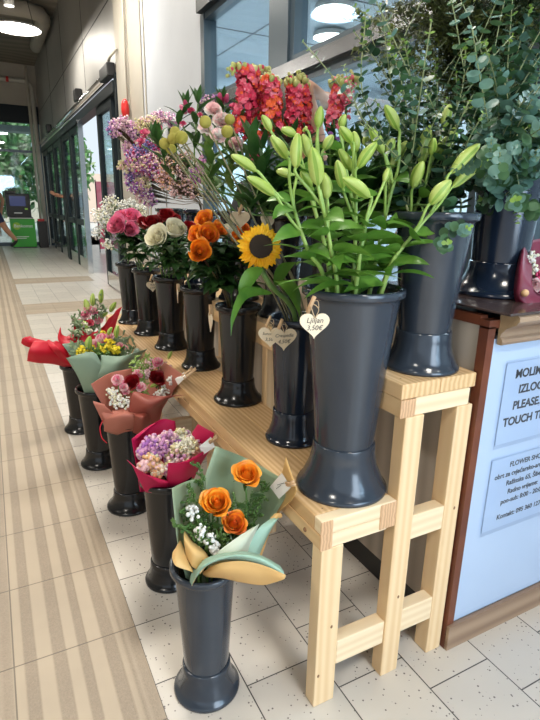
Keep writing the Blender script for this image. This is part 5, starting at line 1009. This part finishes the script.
sheet(t, [[(106, 429, B - .05), (120, 425, B - .09)], [(98, 412, B - .05), (112, 412, B - .1)], [(94, 404, B - .05), (106, 407, B - .09)], [(93, 401, B - .04), (104, 404, B - .08)]], 'salmon', 'salmon_dark')
sheet(t, [[(132, 435, B - .12), (142, 436, B - .13), (152, 432, B - .1)], [(135, 418, B - .16), (143, 420, B - .2), (150, 416, B - .14)], [(133, 414, B - .15), (143, 413, B - .17), (148, 412, B - .13)]], 'salmon_dark', 'salmon')
brose(t, 132, 382, B, 9, ('darkred', 'darkred'), 411, (-.4, -.5, .75), 'dark red rose at the left'); brose(t, 158, 378, B + .03, 9.5, ('darkred', 'darkred'), 412, (-.1, -.6, .75), 'dark red rose at the right')
for i, (px, py, r) in enumerate([(118, 381, 7), (124, 388, 5), (141, 388, 6), (138, 375, 6), (158, 363, 6), (126, 392, 4.5)]): bfrill(t, 'lisianthus', px, py, B + (.06 if py < 378 else -.02), r, ['palepink', 'pink', 'palepink'], 420 + i)
spray(t, 'gypsophila', [(116, 401, B - .06, 8), (125, 403, B - .08, 7), (112, 392, B - .02, 6), (168, 388, B, 8), (160, 395, B - .05, 6), (172, 380, B + .02, 5)], ['white', 'white', 'cream'], 48, .0064, 14)
spray(t, 'pink_filler', [(150, 365, B + .1, 8), (165, 368, B + .1, 7), (147, 374, B + .06, 5)], ['palepink', 'blush', 'snapbud'], 60, .005, 15)
sprigs(t, [(140, 400, B, 135, 355, B + .12), (140, 400, B, 144, 358, B + .12), (140, 400, B, 150, 352, B + .12), (140, 400, B, 138, 362, B + .1)], 18, .05, 16, 'lilystem', .007)
for (a, b) in (((150, 387), (158, 384)), ((168, 359), (172, 351)), ((160, 392), (168, 384))): bud(t, at(*a, B + .02), at(*b, B + .02), .010)
cardm(t, [(175, 379, B - .03), (178, 385, B - .03), (186, 377, B - .03), (184, 372, B - .03)], label='small white price card'); pin(t, 182, 377, B - .04, 10, -8, .07); pin(t, 184, 379, B - .04, 10, -8, .07)
MB().use('redpaper').tube(curve([at(103, 420, B - .08), at(100, 428, B - .1), at(102, 438, B - .12), at(107, 443, B - .12)], 12), .0025, 5).build('ribbon', t)
# 4: sage wrap, pink and yellow
t = bq('mixed_bouquet', 'bouquet of pink and small yellow flowers in sage green paper', 'f4'); bundle(t, 'f4', 8, 'greenstem', at(105, 370, 2.98)); B = 2.98; BCUR = [B, .06]
sheet(t, [[(88, 396, B), (95, 398, B + .06), (110, 397, B + .08)], [(80, 370, B), (90, 362, B + .1), (118, 365, B + .12)], [(68, 352, B), (80, 345, B + .1), (125, 348, B + .16)], [(62, 344, B), (72, 343, B + .08), (128, 338, B + .2)]], 'sage2', 'sage2')
sheet(t, [[(86, 397, B - .08), (95, 400, B - .1), (108, 399, B - .1)], [(78, 377, B - .08), (95, 379, B - .14), (115, 380, B - .14)], [(69, 362, B - .06), (88, 360, B - .14), (104, 368, B - .16)], [(66, 358, B - .05), (92, 352, B - .13), (101, 362, B - .15)]], 'sage2', 'sage2')
sheet(t, [[(98, 399, B - .1), (108, 399, B - .1), (118, 393, B - .05)], [(98, 378, B - .16), (115, 378, B - .17), (128, 372, B - .08)], [(101, 366, B - .16), (120, 364, B - .2), (140, 356, B - .08)], [(101, 355, B - .13), (122, 356, B - .17), (147, 349, B - .04)]], 'sage2', 'sage2')
sheet(t, [[(110, 395, B + .05), (122, 390, B + .05)], [(125, 368, B + .1), (138, 360, B + .02)], [(135, 348, B + .14), (147, 350, B + .02)]], 'sage2', 'sage2')
spray(t, 'yellow_filler', [(82, 352, B - .04, 6), (92, 349, B, 4), (110, 345, B - .03, 7), (116, 350, B - .06, 4), (104, 349, B - .04, 4), (103, 334, B + .1, 3)], ['yellow'], 60, .0075, 21)
for i, (px, py, r) in enumerate([(102, 340, 7), (94, 345, 6), (110, 337, 5), (124, 349, 4.5), (120, 346, 4)]): bfrill(t, 'carnation', px, py, B + .02, r, ['palepink', 'palepink', 'pink'], 430 + i)
for (a, b, w) in (((88, 350), (90, 336), .02), ((102, 353), (98, 342), .017), ((116, 338), (118, 325), .015), ((108, 335), (112, 327), .012)): bud(t, at(*a, B - .02), at(*b, B - .02), w)
sprigs(t, [(100, 365, B, 130, 336, B + .08), (100, 365, B, 124, 334, B + .1), (105, 365, B, 136, 345, B + .02), (95, 362, B, 76, 350, B - .04), (95, 362, B, 72, 346, B - .02), (100, 360, B, 116, 336, B + .1), (95, 360, B, 100, 332, B + .1), (110, 365, B, 132, 352, B - .04), (100, 360, B, 80, 346, B)], 22, .055, 22, 'graygreen', .009)
sprigs(t, [(105, 365, B - .03, 108, 350, B - .06), (100, 365, B - .03, 96, 352, B - .05), (112, 365, B, 120, 350, B - .04)], 20, .05, 23, 'fern', .011)
# 5 + 6: red wrap
t = bq('mixed_bouquet', 'bouquet with its red paper flaring out far to the left', 'f5'); bundle(t, 'f5', 6, 'greenstem', at(66, 350, 3.5)); B = 3.5; BCUR = [B, .06]
sheet(t, [[(66, 367, B), (72, 366, B - .06), (74, 360, B - .1)], [(52, 364, B - .06), (55, 355, B - .12), (60, 346, B - .08)], [(38, 363, B - .1), (38, 352, B - .16), (44, 341, B - .1)], [(27, 361, B - .1), (29, 350, B - .16), (34, 341, B - .1)]], 'redpaper', 'redpaper')
sheet(t, [[(64, 360, B + .02), (66, 354, B + .0), (68, 348, B + .02)], [(48, 352, B), (48, 346, B), (50, 342, B + .02)], [(28, 347, B), (30, 342, B - .02), (34, 338, B + .02)], [(21, 343, B), (23, 338, B - .02), (30, 336, B + .02)]], 'redpaper', 'redpaper')
sheet(t, [[(70, 366, B - .05), (80, 366, B - .05), (85, 360, B)], [(64, 352, B - .07), (74, 352, B - .1), (86, 345, B)], [(58, 339, B - .04), (68, 338, B - .04), (84, 335, B)], [(60, 326, B), (64, 336, B), (82, 330, B + .05)]], 'redpaper', 'redpaper', ruf=.012)
sheet(t, [[(60, 362, B - .1), (66, 364, B - .12), (72, 366, B - .1)], [(50, 350, B - .12), (58, 350, B - .15), (66, 352, B - .12)], [(45, 340, B - .08), (52, 341, B - .08), (60, 342, B - .06)]], 'redpaper', 'redpaper', ruf=.01)
spray(t, 'pale_filler', [(84, 325, B, 4), (78, 333, B - .03, 4), (88, 330, B - .03, 4)], ['cream', 'lilystem', 'palepink'], 40, .008, 31)
sprigs(t, [(78, 350, B, 72, 328, B - .06), (78, 350, B, 80, 322, B - .06), (82, 350, B - .05, 79, 342, B - .1), (80, 340, B, 76, 318, B)], 16, .05, 32, 'graygreen', .01)
t = bq('mixed_bouquet', 'bouquet of pink flowers and green lily buds in red paper, behind the sage-wrapped one', 'f5'); bundle(t, 'f5', 6, 'greenstem', at(95, 335, 3.6)); B = 3.62
sheet(t, [[(82, 362, B - .05), (92, 362, B), (100, 360, B)], [(86, 345, B - .05), (100, 342, B), (112, 335, B)], [(96, 332, B), (108, 325, B + .02), (120, 312, B)], [(104, 326, B), (112, 315, B + .03), (122, 306, B)]], 'redpaper', 'redpaper', ruf=.008)
sheet(t, [[(78, 362, B - .04), (86, 362, B + .06)], [(74, 340, B), (84, 338, B + .1)], [(74, 323, B + .02), (86, 321, B + .12)], [(76, 320, B + .02), (88, 318, B + .12)]], 'redpaper', 'redpaper')
sheet(t, [[(78, 364, B - .14), (90, 364, B - .15), (100, 362, B - .1)], [(78, 345, B - .16), (92, 345, B - .17), (106, 340, B - .1)], [(80, 330, B - .12), (95, 332, B - .15), (108, 328, B - .08)]], 'redpaper', 'redpaper')
for i, (px, py, r) in enumerate([(86, 316, 6), (94, 312, 5), (99, 321, 5), (88, 309, 4.5)]): bfrill(t, 'lisianthus', px, py, B, r, ['palepink', 'pink'], 440 + i)
bfrill(t, 'lisianthus', 90, 324, B - .06, 5, ['coral', 'coral2'], 446)
for (a, b, w) in (((88, 313), (85, 299), .022), ((93, 306), (93, 293), .018), ((101, 303), (102, 289), .018), ((110, 312), (116, 302), .018), ((100, 318), (108, 312), .015)): bud(t, at(*a, B), at(*b, B), w)
sprigs(t, [(92, 335, B, 104, 308, B), (92, 335, B, 80, 312, B), (92, 335, B, 108, 306, B), (92, 330, B, 101, 298, B), (92, 330, B, 96, 304, B), (90, 330, B, 72, 318, B)], 16, .05, 33, 'graygreen', .009)
at = at_free
# burgundy bunch on the counter
BCUR = None
tb = at(545, 300, 1.12); t = thing('mixed_bouquet', 'small bunch in burgundy paper at the right end of the counter top', 'bouquet', (tb.x, tb.y, CZ))
sheet(t, [[(516, 303, 1.10), (530, 305, 1.06), (556, 302, 1.06)], [(514, 292, 1.12), (522, 296, 1.08), (556, 300, 1.05)], [(516, 270, 1.16), (520, 272, 1.11), (534, 290, 1.07)], [(521, 244, 1.2), (524, 246, 1.16), (532, 262, 1.14)]], 'burgundy', 'burgundy')
sheet(t, [[(514, 300, 1.12), (540, 305, 1.22), (570, 302, 1.2)], [(515, 275, 1.16), (540, 270, 1.26), (572, 270, 1.24)], [(521, 243, 1.2), (545, 238, 1.28), (575, 238, 1.25)]], 'burgundy', 'burgundy')
spray(t, 'gypsophila', [(528, 262, 1.14, 7), (535, 270, 1.13, 7), (533, 256, 1.16, 5), (548, 262, 1.14, 9)], ['white', 'cream'], 22, .0048, 41)
brose(t, 533, 285, 1.10, 8, ('blush', 'palepink'), 450, (-.6, -.7, -.2)); MB().use('peach').blob(at(525, 293, 1.07), .012, 10, 6).build('dried_pod', t)
spray(t, 'dark_filler', [(538, 276, 1.13, 6), (545, 290, 1.1, 8)], ['magenta', 'burgundy' if False else 'darkred'], 60, .006, 42)
# ------------------------------------------------------------------ heart tags
def heart_tag(label, px, py, Y, size, lines, yaw=0, tilt=0, pinpx=None, string_=True):
    c = at(px, py, Y); t = thing('heart_tag', label, 'price tag', c); Mx = Matrix.Rotation(yaw, 3, 'Z') @ Matrix.Rotation(tilt, 3, 'Y'); n = 40
    pts = [(.5 * math.sin(a) ** 3 * 1.05, .5 * (.8125 * math.cos(a) - .3125 * math.cos(2 * a) - .125 * math.cos(3 * a) - .0625 * math.cos(4 * a))) for a in [2 * PI * i / n for i in range(n)]]
    F = [c + Mx @ V((x * size, -.002, z * size)) for x, z in pts]; B_ = [c + Mx @ V((x * size, .002, z * size)) for x, z in pts]
    mb = MB().use('tagwood'); mb.add(F + B_, [tuple(range(n))[::-1], tuple(range(n, 2 * n))] + [(i, (i + 1) % n, n + (i + 1) % n, n + i) for i in range(n)]); mb.build('heart', t, False)
    x = Mx @ V((1, 0, 0)); z = Mx @ V((0, 0, 1))
    for i, (s_, sz) in enumerate(lines): text_mesh(s_, sz * size, c + Mx @ V((0, -.0025, (.05 - i * .26) * size)), x, z, t, 'ink', 'CENTER', shear=.2)
    top = c + Mx @ V((0, 0, .40 * size)); 
    st = MB().use('string'); pp = at(*pinpx) if pinpx else top + V((0, 0, .03)); st.tube(curve([c + Mx @ V((0, -.003, .2 * size)), top + Mx @ V((.008, -.004, .01)), pp, top + Mx @ V((-.01, -.004, .012)), c + Mx @ V((0, -.003, .2 * size))], 14), .0012, 4)
    st.tube(curve([pp, pp + V((.015, -.005, .006)), pp + V((.02, -.005, -.012))], 6), .001, 4); st.build('string', t)
    a = pp + Mx @ V((-.008, -.004, -.024)); b = pp + Mx @ V((.008, -.004, .016)); mb = MB().use('pin'); mb.tube([a, b], .0052, 4); mb.tube([a + Mx @ V((0, .009, 0)), b + Mx @ V((0, .007, 0))], .0052, 4); mb.build('clothespin', t)
    return t
HS = 21.5 * 1.95 / FPX
heart_tag('heart-shaped wooden price tag clipped to the large lily bucket', 314.5, 324, 1.045, .070, [('Ljiljan', .26), ('3,50€', .24)], yaw=-.35, pinpx=(311, 303, 1.055))
heart_tag('heart tag on the slim bucket, the front one of the two hanging together', 284, 338, 1.455, .082, [('Craspedia', .19), ('4,50€', .22)], yaw=-.2, pinpx=(280, 324, 1.465))
heart_tag('heart tag partly covered behind its twin on the slim bucket', 270.5, 336, 1.475, .076, [('Suncokret', .17), ('3,50€', .2)], yaw=-.5, pinpx=(268, 321, 1.485))
heart_tag('small heart tag hanging under the pink roses, flat to the viewer', 152.5, 286, 3.22, .072, [('Ruža', .2), ('2,50€', .2)], yaw=-.1, pinpx=(151, 277, 3.23))
heart_tag('heart tag seen edge-on below the cream roses', 177.5, 295, 2.78, .085, [], yaw=1.3, pinpx=(178, 287, 2.78))
heart_tag('heart tag seen edge-on beside the orange rose bucket', 210.5, 321, 1.93, .085, [], yaw=1.35, pinpx=(211, 309, 1.93))
heart_tag('heart tag on the upper tier bucket behind the sunflower', 240, 219, 1.915, .075, [], yaw=-.2, pinpx=(240, 209, 1.92))
heart_tag('heart tag on the upper tier among the right lily stems', 397, 243, 1.52, .075, [], yaw=-.2, pinpx=(397, 232, 1.53))
heart_tag('tilted heart tag in the gap above the slim bucket', 267, 221, 1.9, .07, [], yaw=.3, tilt=.3, pinpx=(268, 211, 1.91))
# ------------------------------------------------------------------ florist behind the stand
HC = at(294, 122, 2.6); J = stand_joints((HC.x, HC.y, 0), (.5, 1, 0), 0)
zz = HC.z / 1.35 - .2
for k_ in ('waist', 'chest', 'neckb', 'shl', 'shr', 'pelvis', 'ell', 'elr', 'wrl', 'wrr'): J[k_] = J[k_] + V((0, 0, zz - 1.47))
for k_ in ('hil', 'hir', 'knl', 'knr'): J[k_] = J[k_] + V((.0, .1 if k_[0] == 'k' else 0, (zz - 1.47) * (.9 if k_[0] == 'h' else .5)))
J['elr'] = (at(300, 87, 2.35) - J['at']) / 1.35; J['wrr'] = (at(326, 102, 2.75) - J['at']) / 1.35; J['shr'] = J['shr'] * .5 + (at(290, 112, 2.5) - J['at']) / 1.35 * .5
person('person', 'person behind the flowers reaching over with one bare raised arm', J,
       [('blackcloth', lambda a, b, t, c: not (b in ('elr', 'wrr', 'par', 'thr', 'ttr', 'tor') or b[:2] in ('fr', 'gr'))),
        ('shoe', lambda a, b, t, c: b in ('tol', 'tor'))])
# ------------------------------------------------------------------ light
w = bpy.data.worlds.new('world'); bpy.context.scene.world = w; w.use_nodes = True; nt = w.node_tree; bg = nt.nodes['Background']
bg.inputs['Color'].default_value = (.80, .90, 1, 1); bg.inputs['Strength'].default_value = WS
def area(name, loc, rot, sx, sy, e, col):
    ld = bpy.data.lights.new(name, 'AREA'); ld.shape = 'RECTANGLE'; ld.size = sx * S; ld.size_y = sy * S; ld.energy = e; ld.color = col
    lo = bpy.data.objects.new(name, ld); C.objects.link(lo); lo.location = V(loc) * S; lo.rotation_euler = rot
area('window_daylight', (1.6, -2.6, 2.0), (math.radians(78), 0, math.radians(28)), 2.2, 2.4, 75, (.66, .82, 1))
sn = bpy.data.lights.new('sun', 'SUN'); sn.energy = 4; sn.angle = .3; sn.color = (1, .97, .9); so = bpy.data.objects.new('sun', sn); C.objects.link(so); so.rotation_euler = (math.radians(42), math.radians(-25), 0)
sc = bpy.context.scene; sc.view_settings.view_transform = 'Standard'; sc.view_settings.look = 'None'; sc.view_settings.gamma = 1; sc.view_settings.exposure = EXPO; sc.view_settings.use_curve_mapping = False
for o in bpy.data.objects:
    if '_o' in o: del o['_o']
